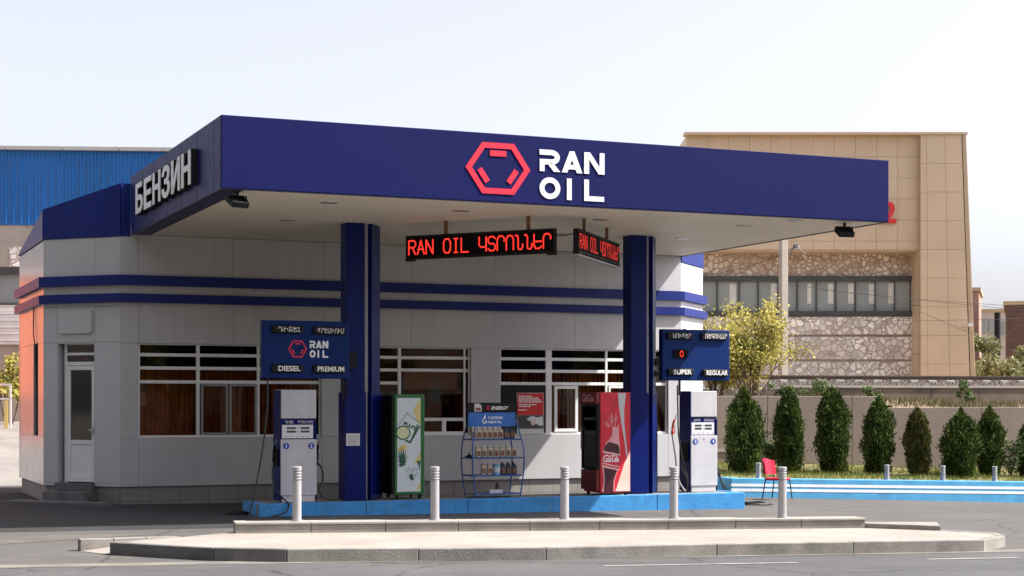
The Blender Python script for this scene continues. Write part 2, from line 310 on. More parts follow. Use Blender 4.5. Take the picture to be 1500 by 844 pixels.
M = dict(
  navy=mat('navy_paint', (.0015, .010, .115), .36, var=.08, spec=.16, stain=.12),
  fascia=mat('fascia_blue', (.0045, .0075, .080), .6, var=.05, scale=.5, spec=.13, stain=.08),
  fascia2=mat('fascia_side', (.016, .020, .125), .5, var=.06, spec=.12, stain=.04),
  band=mat('band_blue', (.005, .018, .17), .45, var=.06, spec=.3),
  board=mat('board_blue', (.001, .022, .13), .5, spec=.15, var=.06, scale=4, stain=.1),
  trimnavy=mat('trim_navy', (.016, .018, .07), .5),
  wall=mat('aluminium_panel', (.56, .56, .575), .22, var=.045, scale=.8, spec=.5, stain=.05, streak=.04),
  joint=mat('panel_joint', (.3, .3, .305), .8),
  plinth=brick('plinth_tile', (.29, .27, .25), (.25, .235, .22), (.12, .11, .10), .6, 1.2, .006, .7, 'XZ', .2, 0),
  upvc=mat('white_window_frame', (.84, .84, .83), .4, var=.05),
  grayfr=mat('gray_frame', (.30, .30, .29), .45),
  pane=glass('window_glass', (.82, .72, .62), .8), panedark=mat('dark_glass', (.012, .011, .011), .06, var=0),
  blind=mat('brown_blind', (.62, .25, .045), .7, var=.3, scale=5),
  inside=mat('room_inside', (.03, .018, .012), .9),
  soffit=mat('soffit', (.86, .79, .64), .55, var=.05, scale=.7),
  black=mat('black', (.008, .008, .009), .6, spec=.25), rubber=mat('rubber_hose', (.011, .011, .012), .45),
  screen=mat('led_black', (.004, .003, .003), .8, spec=.15), led=emit('led_red', (1., .03, .02), .95), leddim=emit('led_dim', (1., .03, .02), .38),
  white=mat('white_paint', (.72, .72, .74), .4, var=.04, scale=3), pump=mat('pump_panel', (.54, .54, .57), .4, var=.05, scale=3, stain=.1, streak=.06),
  letter=mat('white_letter', (.85, .85, .86), .5, var=.02), red=mat('logo_red', (.72, .012, .045), .5, var=.03),
  island=mat('island_blue', (.035, .26, .60), .65, var=.14, scale=5, bump=.3, bscale=25, stain=.25, chip=(.36, .35, .33)),
  wallblue=mat('low_wall_blue', (.075, .35, .62), .7, var=.12, scale=3, bump=.25, bscale=25, stain=.2, chip=(.45, .43, .40)),
  concrete=mat('concrete', (.27, .255, .235), .9, var=.14, scale=3, bump=.3, bscale=40, fine=.1, stain=.25),
  kerb=mat('kerb_stone', (.25, .235, .215), .9, var=.2, scale=2.3, bump=.35, bscale=40, fine=.12, stain=.4),
  kerbdark=mat('kerb_dark', (.15, .15, .148), .85, var=.3, scale=2.3, bump=.3, bscale=40, fine=.12, stain=.3),
  cap=mat('wall_cap', (.33, .31, .285), .9, var=.1, scale=3, bump=.25, bscale=40, fine=.08),
  grayp=mat('gray_pipe', (.33, .33, .35), .4), steel=mat('steel', (.5, .5, .5), .35, .8),
  redcool=mat('cooler_red', (.50, .008, .018), .32, var=.06), redlit=mat('cooler_red_print', (.62, .014, .035), .45, var=.2, scale=5),
  darkred=mat('cooler_maroon', (.16, .006, .01), .4), cola=mat('cola_brown', (.05, .006, .012), .4), pink=mat('print_pink', (.74, .34, .38), .5, var=.15, scale=6),
  cream=mat('print_cream', (.80, .60, .52), .5, var=.1, scale=4), green=mat('cooler_green', (.012, .13, .025), .4), pale=mat('print_pale', (.62, .70, .72), .5, var=.05, scale=4),
  yellowp=mat('print_yellow', (.70, .58, .22), .5), dgreen=mat('print_green', (.012, .09, .055), .5), ltyel=mat('print_lime', (.62, .66, .40), .5),
  rack=mat('rack_blue', (.02, .10, .34), .4), headblue=mat('header_blue', (.02, .14, .48), .45),
  bottle=mat('bottle_grey', (.50, .44, .36), .35, var=.12, scale=12), bottled=mat('bottle_dark', (.03, .045, .07), .35), brownl=mat('bottle_label', (.17, .075, .03), .5), canblue=mat('can_blue', (.20, .45, .58), .35),
  poster=mat('poster_red', (.62, .018, .022), .5), paper=mat('paper', (.62, .62, .62), .7, var=.1, scale=20),
  chair=mat('chair_red', (.58, .012, .05), .4), orange=mat('nozzle_orange', (.66, .07, .015), .4), lcd=mat('lcd', (.05, .06, .055), .3),
  beige=mat('beige_panel', (.61, .465, .315), .5, var=.05, scale=.5, stain=.06, streak=.03), beigej=mat('beige_joint', (.48, .36, .235), .8),
  stone=rubble('crazy_paving', (.92, .88, .84), (.42, .35, .30), 4.0, .06), stone2=rubble('crazy_paving_brown', (.80, .72, .64), (.40, .29, .22), 4.4, .09),
  dgray=mat('dark_frame', (.055, .06, .062), .45), bpane=mat('office_glass', (.30, .335, .335), .1, var=.15, scale=.4),
  curt=mat('office_curtain', (.66, .66, .62), .8),
  retain=mat('retaining_render', (.20, .16, .135), .92, var=.1, scale=.7, bump=.2, bscale=12, stain=.15),
  corr=mat('corrugated_blue', (.012, .135, .42), .45, var=.1, scale=.6, stain=.15), ridge=mat('ridge_grey', (.42, .41, .39), .7),
  hallwall=mat('hall_render', (.42, .375, .32), .9, var=.1, stain=.2), shutter=mat('pale_shutter', (.72, .72, .70), .6),
  brickp=brick('pink_tuff', (.40, .24, .19), (.34, .20, .165), (.28, .18, .15), .9, .5, .02, .9, 'XZ', .2), brickb=brick('brown_brick', (.15, .085, .065), (.12, .07, .055), (.10, .06, .05), .5, .25, .02, .9, 'XZ', .2),
  palehouse=mat('pale_render', (.52, .46, .40), .9), tealrail=mat('teal_rail', (.03, .14, .17), .5), rail=mat('rail_rust', (.075, .045, .03), .7),
  sleeper=mat('sleeper', (.42, .39, .36), .9), polec=mat('pole_concrete', (.42, .37, .32), .9, var=.1, scale=2),
  bark=mat('bark', (.10, .07, .05), .9), wire=mat('wire', (.02, .02, .022), .8),
  thuja=leafmat('thuja_leaf', (.010, .022, .004), (.036, .066, .010), (.11, .15, .028), 2.2, .15),
  thujashade=mat('thuja_shade_core', (.004, .007, .003), .95, var=.3, scale=8, spec=.1), thujab=leafmat('thuja_bronze', (.03, .035, .009), (.075, .085, .02), (.14, .12, .04), 2.2, .15),
  yellow=leafmat('yellow_leaf', (.15, .17, .035), (.42, .38, .08), (.68, .58, .19), .9, .3), grassm=leafmat('grass_blade', (.06, .11, .015), (.14, .20, .04), (.30, .29, .10), .9, .2),
  bushm=leafmat('bush_leaf', (.06, .085, .025), (.14, .17, .055), (.26, .26, .12), .5, .2), shrubm=leafmat('shrub_leaf', (.04, .08, .02), (.10, .15, .05), (.22, .27, .12), 2, .2),
  drym=leafmat('dry_weed', (.045, .058, .020), (.11, .10, .042), (.21, .165, .085), .8, .15),
  lawn=mat('lawn_soil', (.22, .19, .085), .95, var=.35, scale=.8, bump=.4, bscale=15), soil=mat('embankment_soil', (.27, .20, .13), .95, var=.3, scale=.7, bump=.5, bscale=12),
  ground=mat('ground_dirt', (.30, .27, .23), .95, var=.2, scale=.15, bump=.2, bscale=10), road=asphalt('road_asphalt', (.086, .086, .086)),
  fore=asphalt('forecourt_asphalt', (.098, .092, .088)), paint=mat('road_paint', (.28, .28, .275), .85, var=.3, scale=4),
  sand=mat('gutter_sand', (.185, .168, .148), .95, var=.3, scale=1.5, fine=.15, stain=.2), pavers=brick('pavers', (.335, .295, .262), (.305, .27, .24), (.235, .205, .185), .3, .15, .008, .9, 'XY', .25, .5, .14, .4),
  ballast=rubble('ballast', (.22, .19, .165), (.07, .058, .05), 9, .09), orangewall=mat('orange_wall', (.68, .135, .022), .7),
  shadepatch=asphalt('shade_dark_asphalt', (.034, .033, .035)), edge=mat('edge_concrete', (.13, .105, .085), .9, var=.25, scale=1.2, stain=.3),
  farbush=leafmat('far_leaf', (.12, .13, .055), (.23, .24, .115), (.36, .35, .20), .5, .25),
  bollard=mat('bollard_paint', (.36, .36, .375), .4, var=.05, scale=6, stain=.1), gravel=mat('gravel_stone', (.12, .10, .085), .9, var=.4, scale=12), disc=mat('disc_blue', (.01, .055, .36), .4), pink2=mat('print_label_red', (.60, .022, .07), .5), dust=asphalt('dusty_asphalt', (.125, .112, .10)),
  apron=mat('apron', (.235, .22, .205), .9, var=.15, scale=1, stain=.25),
)
# ------------------------------------------------------------------ ground, road, pavement
def struct(o): o['kind'] = 'structure'; return o
def axis(lo, hi, fine0, fine1, step, big):
    a = [lo]; x = lo
    while x < hi:
        x += step if fine0 - .01 <= x < fine1 else big
        a.append(min(x, hi))
    return a
g = MB()
xs = [-900, -400, -200] + [-120 + 8*i for i in range(15)] + [-4 + 2*i for i in range(16)] + [32 + 8*i for i in range(12)] + [200, 400, 900]
ys = [-60, -20] + [8*i for i in range(-1, 3)] + [26 + 2*i for i in range(10)] + [48 + 8*i for i in range(16)] + [220, 300, 500, 900, 1500]
for y in ys:
    for x in xs: g.v.append((x, y, gz(x, y) - .012))
nx = len(xs)
for j in range(len(ys)-1):
    for i in range(nx-1): g.f.append((j*nx+i, j*nx+i+1, (j+1)*nx+i+1, (j+1)*nx+i)); g.mi.append(0)
struct(g.build('ground', M['ground']))
def sheet(name, pts, m, dz):                        # a flat-lying sheet that follows the fall of the site, finely cut
    import bmesh
    mb = MB(); mb.add([(x, y, 0) for x, y in pts], [list(range(len(pts)))]); o = mb.build(name, m)
    bm = bmesh.new(); bm.from_mesh(o.data)
    for ax, lo, hi in ((0, -40, 40), (1, -20, 60)):
        for k in range(lo, hi, 2):
            co = (k, 0, 0) if ax == 0 else (0, k, 0); no = (1, 0, 0) if ax == 0 else (0, 1, 0)
            bmesh.ops.bisect_plane(bm, geom=bm.verts[:]+bm.edges[:]+bm.faces[:], plane_co=co, plane_no=no)
    for v in bm.verts: v.co.z = gz(v.co.x, v.co.y)+dz
    bm.to_mesh(o.data); bm.free()
    return struct(o)
# the road runs along the kerb
ka, kb_ = gp(420, 824), gp(1440, 808)
kd = (kb_ - ka); kd.z = 0; kd.normalize(); kn = Vector((-kd.y, kd.x, 0))
def kp(a, n): q = ka + kd*a + kn*n; return (q.x, q.y)
sheet('road', [kp(-60, -14), kp(80, -14), kp(80, -.02), kp(-60, -.02)], M['road'], .0)
sheet('gutter', [kp(-60, -.16), kp(80, -.16), kp(80, .25), kp(-60, .25)], M['sand'], .004)
sheet('forecourt', [kp(-40, .25), kp(40, .25), (32, 52), (8, 41), W(13, 9)[:2], W(13, 16)[:2], W(-14, 16)[:2], W(-26, 8)[:2]], M['fore'], .002)
sheet('dusty_verge', [kp(-40, .24), kp(-6.0, .24), kp(-6.3, 1.5), gp(330, 776)[:2], gp(240, 781)[:2], gp(100, 784)[:2], gp(-300, 800)[:2]], M['dust'], .006)
sheet('shade_asphalt_patch', [W(-16, 1.0)[:2], W(1.1, 1.0)[:2], W(2.2, 3.3)[:2], W(13, 5.6)[:2], W(13, 9)[:2], W(0, 16)[:2], W(-14, 16)[:2], W(-26, 8)[:2]], M['shadepatch'], .005)  # darker asphalt whose colour also deepens the shade around the station
sheet('driveway', [W(-14, 16)[:2], W(0, 16)[:2], (-9, 66), (-40, 66)], M['apron'], .0)
pm = MB()
for a0, a1, n in ((-9.5, -6.4, -1.45), (3.9, 6.6, -1.2), (8.6, 10.0, -1.05), (12.5, 15.5, -1.2)):
    p = [kp(a0, n-.05), kp(a1, n-.05), kp(a1, n+.05), kp(a0, n+.05)]
    pm.add([(x, y, gz(x, y)+.006) for x, y in p], [(0, 1, 2, 3)])
struct(pm.build('road_marking', M['paint']))

# pavement island between the road and the forecourt
SZ = .17
outer = [gp(160, 813), gp(312, 822), gp(420, 824), gp(800, 820.5), gp(1050, 814.5), gp(1441, 808), gp(1473, 801)]
back = [gp(1462, 781, SZ), gp(1378, 776, SZ), gp(1268, 771, SZ), gp(340, 779, SZ), gp(262, 786.5, SZ)]
poly = [(p.x, p.y) for p in outer + back]
KW = .14
def inset(poly, d):
    n = len(poly); o = []
    for i in range(n):
        a, b, c = Vector(poly[i-1]), Vector(poly[i]), Vector(poly[(i+1) % n])
        d1 = (b-a).normalized(); d2 = (c-b).normalized(); n1 = Vector((-d1.y, d1.x)); n2 = Vector((-d2.y, d2.x))
        q = n1+n2; q = q.normalized(); o.append(tuple(b + q*d/max(.4, q.dot(n1))))
    return o
inn = inset(poly, KW)
struct(MB().prism(inn, lambda x, y: gz(x, y)-.05, lambda x, y: gz(x, y)+SZ-.006).build('pavement', M['pavers']))
kb = MB(); n = len(poly)
for i in range(n):
    a, b, c, d = map(Vector, (poly[i], poly[(i+1) % n], inn[(i+1) % n], inn[i]))
    ln = (b-a).length; k = max(1, round(ln/1.7))
    for j in range(k):
        t0, t1 = j/k, (j+1)/k; g_ = .003/ln
        q = [a.lerp(b, t0+g_), a.lerp(b, t1-g_), d.lerp(c, t1-g_), d.lerp(c, t0+g_)]
        h = SZ + rng.uniform(-.006, .006); e = rng.uniform(-.006, .006); nn = Vector((a-b).yx); nn = Vector((-nn.x, nn.y)).normalized()*e
        q = [tuple(p) for p in q]
        kb.m = 1 if i < 2 else 0
        kb.prism(q, lambda x, y: gz(x, y)-.05, lambda x, y, h=h: gz(x, y)+h)
struct(kb.build('kerb', [M['kerb'], M['kerbdark']], bevel=.012))

A_, B_ = gp(117, 808), gp(262, 786, SZ); e = (B_-A_); nn = Vector((-e.y, e.x, 0)).normalized()*.16; nseg = 3; q = MB()
for i in range(nseg):
    p0, p1 = A_.lerp(B_, i/nseg+.002), A_.lerp(B_, (i+1)/nseg-.002)
    q.prism([(p0.x, p0.y), (p1.x, p1.y), (p1.x+nn.x, p1.y+nn.y), (p0.x+nn.x, p0.y+nn.y)], lambda x, y: gz(x, y)-.05, lambda x, y: gz(x, y)+SZ-.002)
struct(q.build('kerb', M['kerb'], bevel=.012))
P_, Q_ = gp(165, 813.5), gp(236, 791, SZ); q = MB()
q.add([(A_.x+.02, A_.y-.02, gz(A_.x, A_.y)+.008), (P_.x-.03, P_.y+.03, gz(P_.x, P_.y)+.008), (B_.x-.02, B_.y, gz(B_.x, B_.y)+SZ-.01)], [(0, 1, 2)])
struct(q.build('pavement_ramp', M['pavers']))
# low stone wall that carries the bollards
la, lb = gp(344, 781, SZ), gp(1268, 773, SZ)
ld = lb - la; LL = Vector((ld.x, ld.y)).length; lang = math.atan2(ld.y, ld.x)
def lowp(a, n=0): return Vector((la.x + math.cos(lang)*a - math.sin(lang)*n, la.y + math.sin(lang)*a + math.cos(lang)*n, 0))
lw = thing('low_wall', (la.x, la.y, 0), lang, 'low grey stone wall with pale coping that carries the row of front bollards', 'wall')
def lgz(x, y): p = lowp(x, y); return gz(p.x, p.y)
b = MB(); cp = MB(); k = 9
for i in range(k):
    x0, x1 = LL*i/k+.004, LL*(i+1)/k-.004
    b.prism([(x0, 0), (x1, 0), (x1, .36), (x0, .36)], lambda x, y: lgz(x, y)+.0, lambda x, y: lgz(x, y)+SZ+.115)
    cp.prism([(x0-.002, -.02), (x1+.002, -.02), (x1+.002, .38), (x0-.002, .38)], lambda x, y: lgz(x, y)+SZ+.117, lambda x, y: lgz(x, y)+SZ+.155)
b.build('wall_body', M['concrete'], lw, bevel=.008); cp.build('coping', M['cap'], lw, bevel=.008)
WZ = SZ + .155
e0 = lowp(LL+.01, .0); e1 = gp(1378, 777, SZ); e2 = gp(1372, 771, SZ); e3 = lowp(LL+.01, .36)
q = MB(); q.prism([(p.x, p.y) for p in (e0, e1, e2, e3)], lambda x, y: gz(x, y)+.02, lambda x, y: gz(x, y)+SZ+.07); struct(q.build('kerb', M['concrete'], bevel=.01))

# bollards
def bollard_parts(t, h, r):
    prof = [(r*1.25, 0), (r*1.25, .02), (r, .022), (r, h-.2)]
    MB().lathe(prof, 24).build('post', M['bollard'], t, smooth=True)
    p = []
    for i in range(4):
        z = h-.2+i*.043; p += [(r*.78, z), (r*.78, z+.014), (r*1.06, z+.018), (r*.98, z+.04)]
    MB().lathe(p, 24).build('louvre_head', M['bollard'], t, smooth=True)
    MB().lathe([(r*.9, h-.03), (r*1.08, h-.026), (r*1.08, h-.004), (r*.9, h+.004), (.005, h+.006)], 24).build('cap', M['bollard'], t, smooth=True)
names = ['white bollard in front of the left fuel pump', 'white bollard in front of the green drinks cooler', 'white bollard right of the oil bottle rack on the low wall',
         'white bollard between the red cooler and the right fuel pump', 'white bollard in front of the red chair']
proto = None
for px, lab in zip((435, 637, 827, 987, 1146), names):
    a, _ = plane_hit(px, 765, lowp(0, .17), lang); p = lowp(a, .17); z = gz(p.x, p.y)+WZ
    if proto is None:
        proto = thing('bollard', (p.x, p.y, z), 0, lab, 'bollard', 'front row of white bollards'); bollard_parts(proto, .80, .066)
    else:
        q = dup(proto, (p.x, p.y, z), rng.uniform(0, 3), lab)

# ------------------------------------------------------------------ station building
V0 = 7.9; ZT = 5.35; PZ = .30
bw = W(-.2, V0)
bt = thing('station_building', (bw.x, bw.y, 0), TH, 'grey panel-clad station building with blue bands and white framed windows', 'building')
CZ0, CZ1 = 5.4, 6.56
UB = -.2                                             # local x = u - UB
def FL(px, py): u, z = UV(px, py, V0); return u-UB, z
LF = 12.83; CH = 1.336; DE = 5.5
A45 = R(45)
WALLS = dict(front=(frame(0, 0, 0), LF), left=(frame(-CH, CH, -A45), CH*math.sqrt(2)), right=(frame(LF, 0, A45), CH*math.sqrt(2)),
             side=(frame(-CH, DE, -R(90)), DE-CH), side2=(frame(LF+CH, CH, R(90)), DE-CH), rear=(frame(LF+CH, DE, R(180)), LF+2*CH))
def panels(mb, bk, xs, zs, holes, y=0, th=.05, gap=.0025, bth=.18):
    xs = sorted(set([round(x, 4) for x in xs] + [round(x, 4) for h in holes for x in h[:2]])); zs = sorted(set([round(z, 4) for z in zs] + [round(z, 4) for h in holes for z in h[2:]]))
    for i in range(len(xs)-1):
        for j in range(len(zs)-1):
            cx, cz = (xs[i]+xs[i+1])/2, (zs[j]+zs[j+1])/2
            if any(h[0] < cx < h[1] and h[2] < cz < h[3] for h in holes): continue
            mb.box(xs[i]+gap, xs[i+1]-gap, y, y+th, zs[j]+gap, zs[j+1]-gap)
            bk.box(xs[i], xs[i+1], y+th-.004, y+bth, zs[j], zs[j+1])
zt, zb = 3.205, 1.285
w1 = (FL(203, 570)[0], FL(471, 570)[0]); w2 = (FL(536, 570)[0], FL(690, 570)[0]); w3 = (FL(733, 570)[0], FL(979, 570)[0])
holes = [(*w1, zb, zt), (*w2, zb, zt), (*w3, zb, zt)]
pn, bk = MB(), MB()
pn.M = bk.M = WALLS['front'][0]
panels(pn, bk, [0, w1[0], w1[1], w2[0], w2[1], w3[0], w3[1], LF], [PZ, zb], [])
panels(pn, bk, [0, w1[0], w1[1], w2[0], w2[1], w3[0], w3[1], LF], [zb, zt], holes)
panels(pn, bk, [0, .35, 2.3, 4.25, 6.2, 8.15, 10.1, 12.05, LF], [zt, CZ0-.004], [])
# chamfer with the door
LP = W(-.2-CH, V0+CH)
def CL(px, py): return plane_hit(px, py, LP, TH-A45)
Lc = CH*math.sqrt(2)
d0, d1 = CL(84, 600)[0], CL(139, 600)[0]; dz0, dz1 = .36, CL(110, 502)[1]
pn.M = bk.M = WALLS['left'][0]
panels(pn, bk, [0, d0, d1, Lc], [PZ, dz0, dz1, 3.95, ZT], [(d0, d1, dz0, dz1)])
pn.M = bk.M = WALLS['right'][0]; panels(pn, bk, [0, Lc/2, Lc], [PZ, zb, zt, ZT-.1], [])
SP = W(-.2-CH, V0+DE)
s0, s1 = 2.55, 3.30                                   # narrow slot window in the side wall
pn.M = bk.M = WALLS['side'][0]; panels(pn, bk, [0, 1.5, s0, s1, DE-CH], [PZ, 1.3, 3.25, ZT-.02], [(s0, s1, 1.3, 3.25)])
pn.M = bk.M = WALLS['side2'][0]; panels(pn, bk, [0, 2, DE-CH], [PZ, zb, zt, ZT-.1], [])
pn.M = bk.M = WALLS['rear'][0]; panels(pn, bk, [0, 3, 6, 9, 12, LF+2*CH], [PZ, zb, zt, ZT-.02], [])
wl = pn.build('wall', M['wall'], bt, bevel=.003); bk.build('wall_backing', M['joint'], wl)
plan = [(-CH, DE), (-CH, CH), (0, 0), (LF, 0), (LF+CH, CH), (LF+CH, DE)][::-1]
ip = inset(plan[::-1], .05)
pl = MB()
for i in range(6):
    a, b2 = Vector(ip[i]), Vector(ip[(i+1) % 6]); d = b2-a; pl.M = frame(a.x, a.y, math.atan2(d.y, d.x)); pl.box(-.0 if i else 0, d.length, 0, .12, -.35, PZ-.003)
pl.build('plinth', M['plinth'], bt)
rf = MB().prism(inset(plan[::-1], .2), 5.2, 5.3); rf.build('roof', M['joint'], bt)
MB().prism(inset(plan[::-1], .2), .27, .33).build('inner_floor', M['inside'], bt)
iw = MB(); ri = inset(plan[::-1], .2); r2 = inset(plan[::-1], 1.6)
for i in range(6):
    a, b2 = Vector(r2[i]), Vector(r2[(i+1) % 6]); d = b2-a; iw.M = frame(a.x, a.y, math.atan2(d.y, d.x)); iw.box(0, d.length, 0, .05, .33, 5.19)
iw.build('inner_partition', M['inside'], bt)
# two projecting blue bands round the facade
zb1 = (FL(185, 418)[1], FL(185, 403)[1]); zb2 = (FL(185, 443)[1], FL(185, 430)[1])
op = inset(plan[::-1], -.10); ob = inset(plan[::-1], .0)
for z0, z1 in (zb1, zb2):
    m_ = MB()
    for i in range(5):
        m_.prism([op[i], op[i+1], ob[i+1], ob[i]], z0, z1)
    m_.build('band', M['band'], bt)
# blue parapet, lower towards the side
pp = MB()
def wallquad(fr, L, z0a, z0b, z1a, z1b, y0=-.02, y1=.12): pp.M = WALLS[fr][0]; pp.plate([(0, z0a), (L, z0b), (L, z1b), (0, z1a)], y0, y1)
wallquad('left', Lc, ZT+.005, ZT+.005, 5.97, 6.42)
wallquad('side', DE-CH-.03, ZT, ZT, 5.40, 5.95)
wallquad('right', Lc, ZT-.09, ZT-.09, 6.1, 5.8); wallquad('side2', DE-CH, ZT-.09, ZT-.09, 5.8, 5.4); wallquad('rear', LF+2*CH, ZT, ZT, 5.4, 5.4)
pp.M = WALLS['front'][0]; pp.box(.004, .197, -.02, .12, ZT+.005, 6.42); pp.build('parapet', M['band'], bt)

# windows
def window(holeu, z0, z1, verts, rails, panes_skip=()):
    a, b2 = holeu; f = MB(); y0, y1 = .06, .12
    f.box(a, a+.04, y0, y1, z0, z1); f.box(b2-.04, b2, y0, y1, z0, z1)
    f.box(a+.04, b2-.04, y0+.002, y1, z1-.03, z1); f.box(a+.04, b2-.04, y0+.002, y1, z0, z0+.05)
    vs = [a+.04]
    for x, w in verts: f.box(x-w/2, x+w/2, y0, y1, z0+.05, z1-.03)
    ed = [a+.04] + [e for x, w in verts for e in (x-w/2, x+w/2)] + [b2-.04]
    for i in range(0, len(ed), 2):
        for z in rails: f.box(ed[i], ed[i+1], y0+.004, y1-.004, z-.034, z+.034)
    o = f.build('window', M['upvc'], bt, bevel=.006)
    return o, ed
def wx(px): return FL(px, 570)[0]
rails = (2.975, 2.705, 2.425)
def blind(o, a, b2, z0, z1, y=.3, m='blind'):
    mb = MB(); n = max(3, int((b2-a)/.1))
    for i in range(n):
        x0 = a+(b2-a)*i/n; x1 = a+(b2-a)*(i+1)/n; dy = rng.uniform(0, .05)
        mb.add([(x0, y+dy, z0), (x1, y+.05+dy, z0), (x1, y+.05+dy, z1), (x0, y+dy, z1)], [(0, 1, 2, 3)])
    return mb.build('blind', M[m], o)
def sash(o, a, b2, z0, z1, m, w=.045, y0=.045, y1=.10, gm='pane'):
    f = MB(); f.box(a, a+w, y0, y1, z0, z1); f.box(b2-w, b2, y0, y1, z0, z1); f.box(a+w, b2-w, y0, y1, z1-w, z1); f.box(a+w, b2-w, y0, y1, z0, z0+w)
    s = f.build('sash', M[m], o, bevel=.004)
# left window
o1, e1 = window(w1, zb, zt, [(wx(291), .075), (wx(379.5), .06)], rails)
MB().box(w1[0]+.02, w1[1]-.02, .088, .094, zb+.02, zt-.02).build('pane', M['pane'], o1)
blind(o1, w1[0], w1[1], zb-.1, 2.66); 
sash(o1, wx(295.5), wx(335), zb+.055, 2.385, 'grayfr'); sash(o1, wx(337), wx(377.5), zb+.055, 2.385, 'grayfr', y0=.05)
MB().box(wx(204.5), wx(214), .072, .08, 1.93, 2.2).build('notice', M['brownl'], o1)
# middle window with the service hatch
o2, e2 = window(w2, zb, zt, [(wx(586.5), .075), (wx(682), .05)], rails[:2])
f = MB(); a, b2 = wx(590), wx(680.5)
f.box(wx(537), wx(584), .064, .116, rails[2]-.034, rails[2]+.034)
f.box(a, b2, .064, .125, 1.60, 1.67); f.box(wx(649), wx(655), .062, .124, zb+.05, 1.6); f.box(a, a+.05, .063, .125, zb+.05, 1.6); f.box(a, b2, .066, .12, zb+.045, zb+.085)
f.build('hatch_frame', M['upvc'], o2, bevel=.005)
MB().box(w2[0]+.02, w2[1]-.02, .088, .094, zb+.02, zt-.02).build('pane', M['pane'], o2)
MB().box(wx(602), wx(680), .45, .6, 2.3, 2.68).build('counter_shelf', M['hallwall'], o2)
MB().box(w2[0]+.02, wx(588), .16, .2, zb, zt).build('shade_board', M['black'], o2)
# right window
o3, e3 = window(w3, zb, zt, [(wx(805.5), .15), (wx(890), .06)], rails)
MB().box(w3[0]+.02, w3[1]-.02, .088, .094, zb+.02, zt-.02).build('pane', M['pane'], o3)
blind(o3, wx(808), w3[1], zb-.1, 2.75); blind(o3, w3[0], wx(808), 2.45, 2.7, .28)
sash(o3, wx(813.5), wx(848), zb+.06, 2.38, 'upvc', .07); sash(o3, wx(893), wx(930), zb+.06, 2.38, 'upvc', .05)
MB().box(w3[0]+.03, wx(799.5), .052, .062, zb+.03, 2.385).build('black_board', M['black'], o3)
for k, (z) in enumerate((2.75, 3.0)): pass
# door in the chamfer
fr = WALLS['left'][0]
dr = MB(); dr.M = fr
a, b2 = d0+.10, d1-.0; Y0, Y1 = .10, .16
dr.box(a, a+.06, Y0, Y1, dz0, dz1); dr.box(b2-.05, b2, Y0, Y1, dz0, dz1); dr.box(a, b2, Y0+.003, Y1-.003, dz1-.04, dz1)
zd = CL(110, 535)[1]; zr = CL(110, 519)[1]
dr.box(a, b2, Y0+.003, Y1-.003, zd, zd+.07); dr.box(a, b2, Y0+.003, Y1-.003, zr-.02, zr+.035)
# leaf
la_, lb_ = a+.065, b2-.055
zl0, zl1 = dz0+.02, zd-.01; zm = CL(110, 648)[1]
for q in ((la_, la_+.09, zl0, zl1), (lb_-.09, lb_, zl0, zl1)): dr.box(q[0], q[1], Y0-.012, Y1-.01, q[2], q[3])
for q in ((zl0, zl0+.12), (zm-.045, zm+.045), (zl1-.09, zl1)): dr.box(la_+.09, lb_-.09, Y0-.010, Y1-.012, *q)
dr.box(la_+.09, lb_-.09, Y0+.012, Y1-.02, zl0+.12, zm-.045)
lm = MB(); lm.M = fr; lm.box(d0+.003, d0+.02, .003, .3, dz0, dz1-.003); lm.box(d1-.02, d1-.003, .003, .10, dz0, dz1-.003); lm.box(d0+.02, d1-.02, .003, .1, dz1-.02, dz1-.003); lm.build('door_reveal', M['wall'], bt)
do = dr.build('door', M['upvc'], bt, bevel=.006)
gm = MB(); gm.M = fr; gm.box(la_+.08, lb_-.08, Y0+.02, Y0+.028, zm+.04, zl1-.08); gm.box(a+.05, b2-.04, Y0+.03, Y0+.036, zd+.06, dz1-.03); gm.build('door_pane', M['panedark'], do)
hm = MB(); hm.M = fr; hm.box(lb_-.06, lb_-.03, Y0-.05, Y0-.012, 1.35, 1.5); hm.box(lb_-.13, lb_-.03, Y0-.065, Y0-.05, 1.43, 1.455); hm.build('handle', M['steel'], do, bevel=.004)
tm = MB(); tm.M = fr
put_text(tm, 'ՇՈՒՐՋ', a+.2, b2-.08, zr+.05, zr+.17, Y0+.024, Y0+.03); put_text(tm, 'ՍՈՒՐՃ', a+.2, b2-.08, zd+.10, zr-.035, Y0+.024, Y0+.03)
tm.build('transom_lettering', M['brownl'], do)
stp = MB(); stp.M = fr; stp.box(d0-.05, d1+.05, -.42, .1, .02, .2); stp.box(d0-.01, d1+.0, -.1, .2, .2, dz0); stp.box(d0-.6, d1+.75, -.95, -.42, -.2, .03)
stp.build('door_step', M['kerbdark'], bt, bevel=.01)
# blank rounded plaque over the door
pq = MB(); pq.M = fr
c0, c1 = CL(87, 470)[0], CL(136, 470)[0]; q0, q1 = CL(110, 489)[1], CL(110, 454)[1]; rr = .06
pts = []
for cx, cz, a0 in ((c1-rr, q0+rr, -90), (c1-rr, q1-rr, 0), (c0+rr, q1-rr, 90), (c0+rr, q0+rr, 180)):
    pts += [(cx+rr*math.cos(R(a0+k*22.5)), cz+rr*math.sin(R(a0+k*22.5))) for k in range(5)]
pq.plate(pts, -.05, -.001)
o = pq.build('wall_plaque', M['wall'], None, bevel=.008); o.matrix_world = bt.matrix_basis
tag(o, 'blank grey rounded sign plate above the white shop door', 'sign')
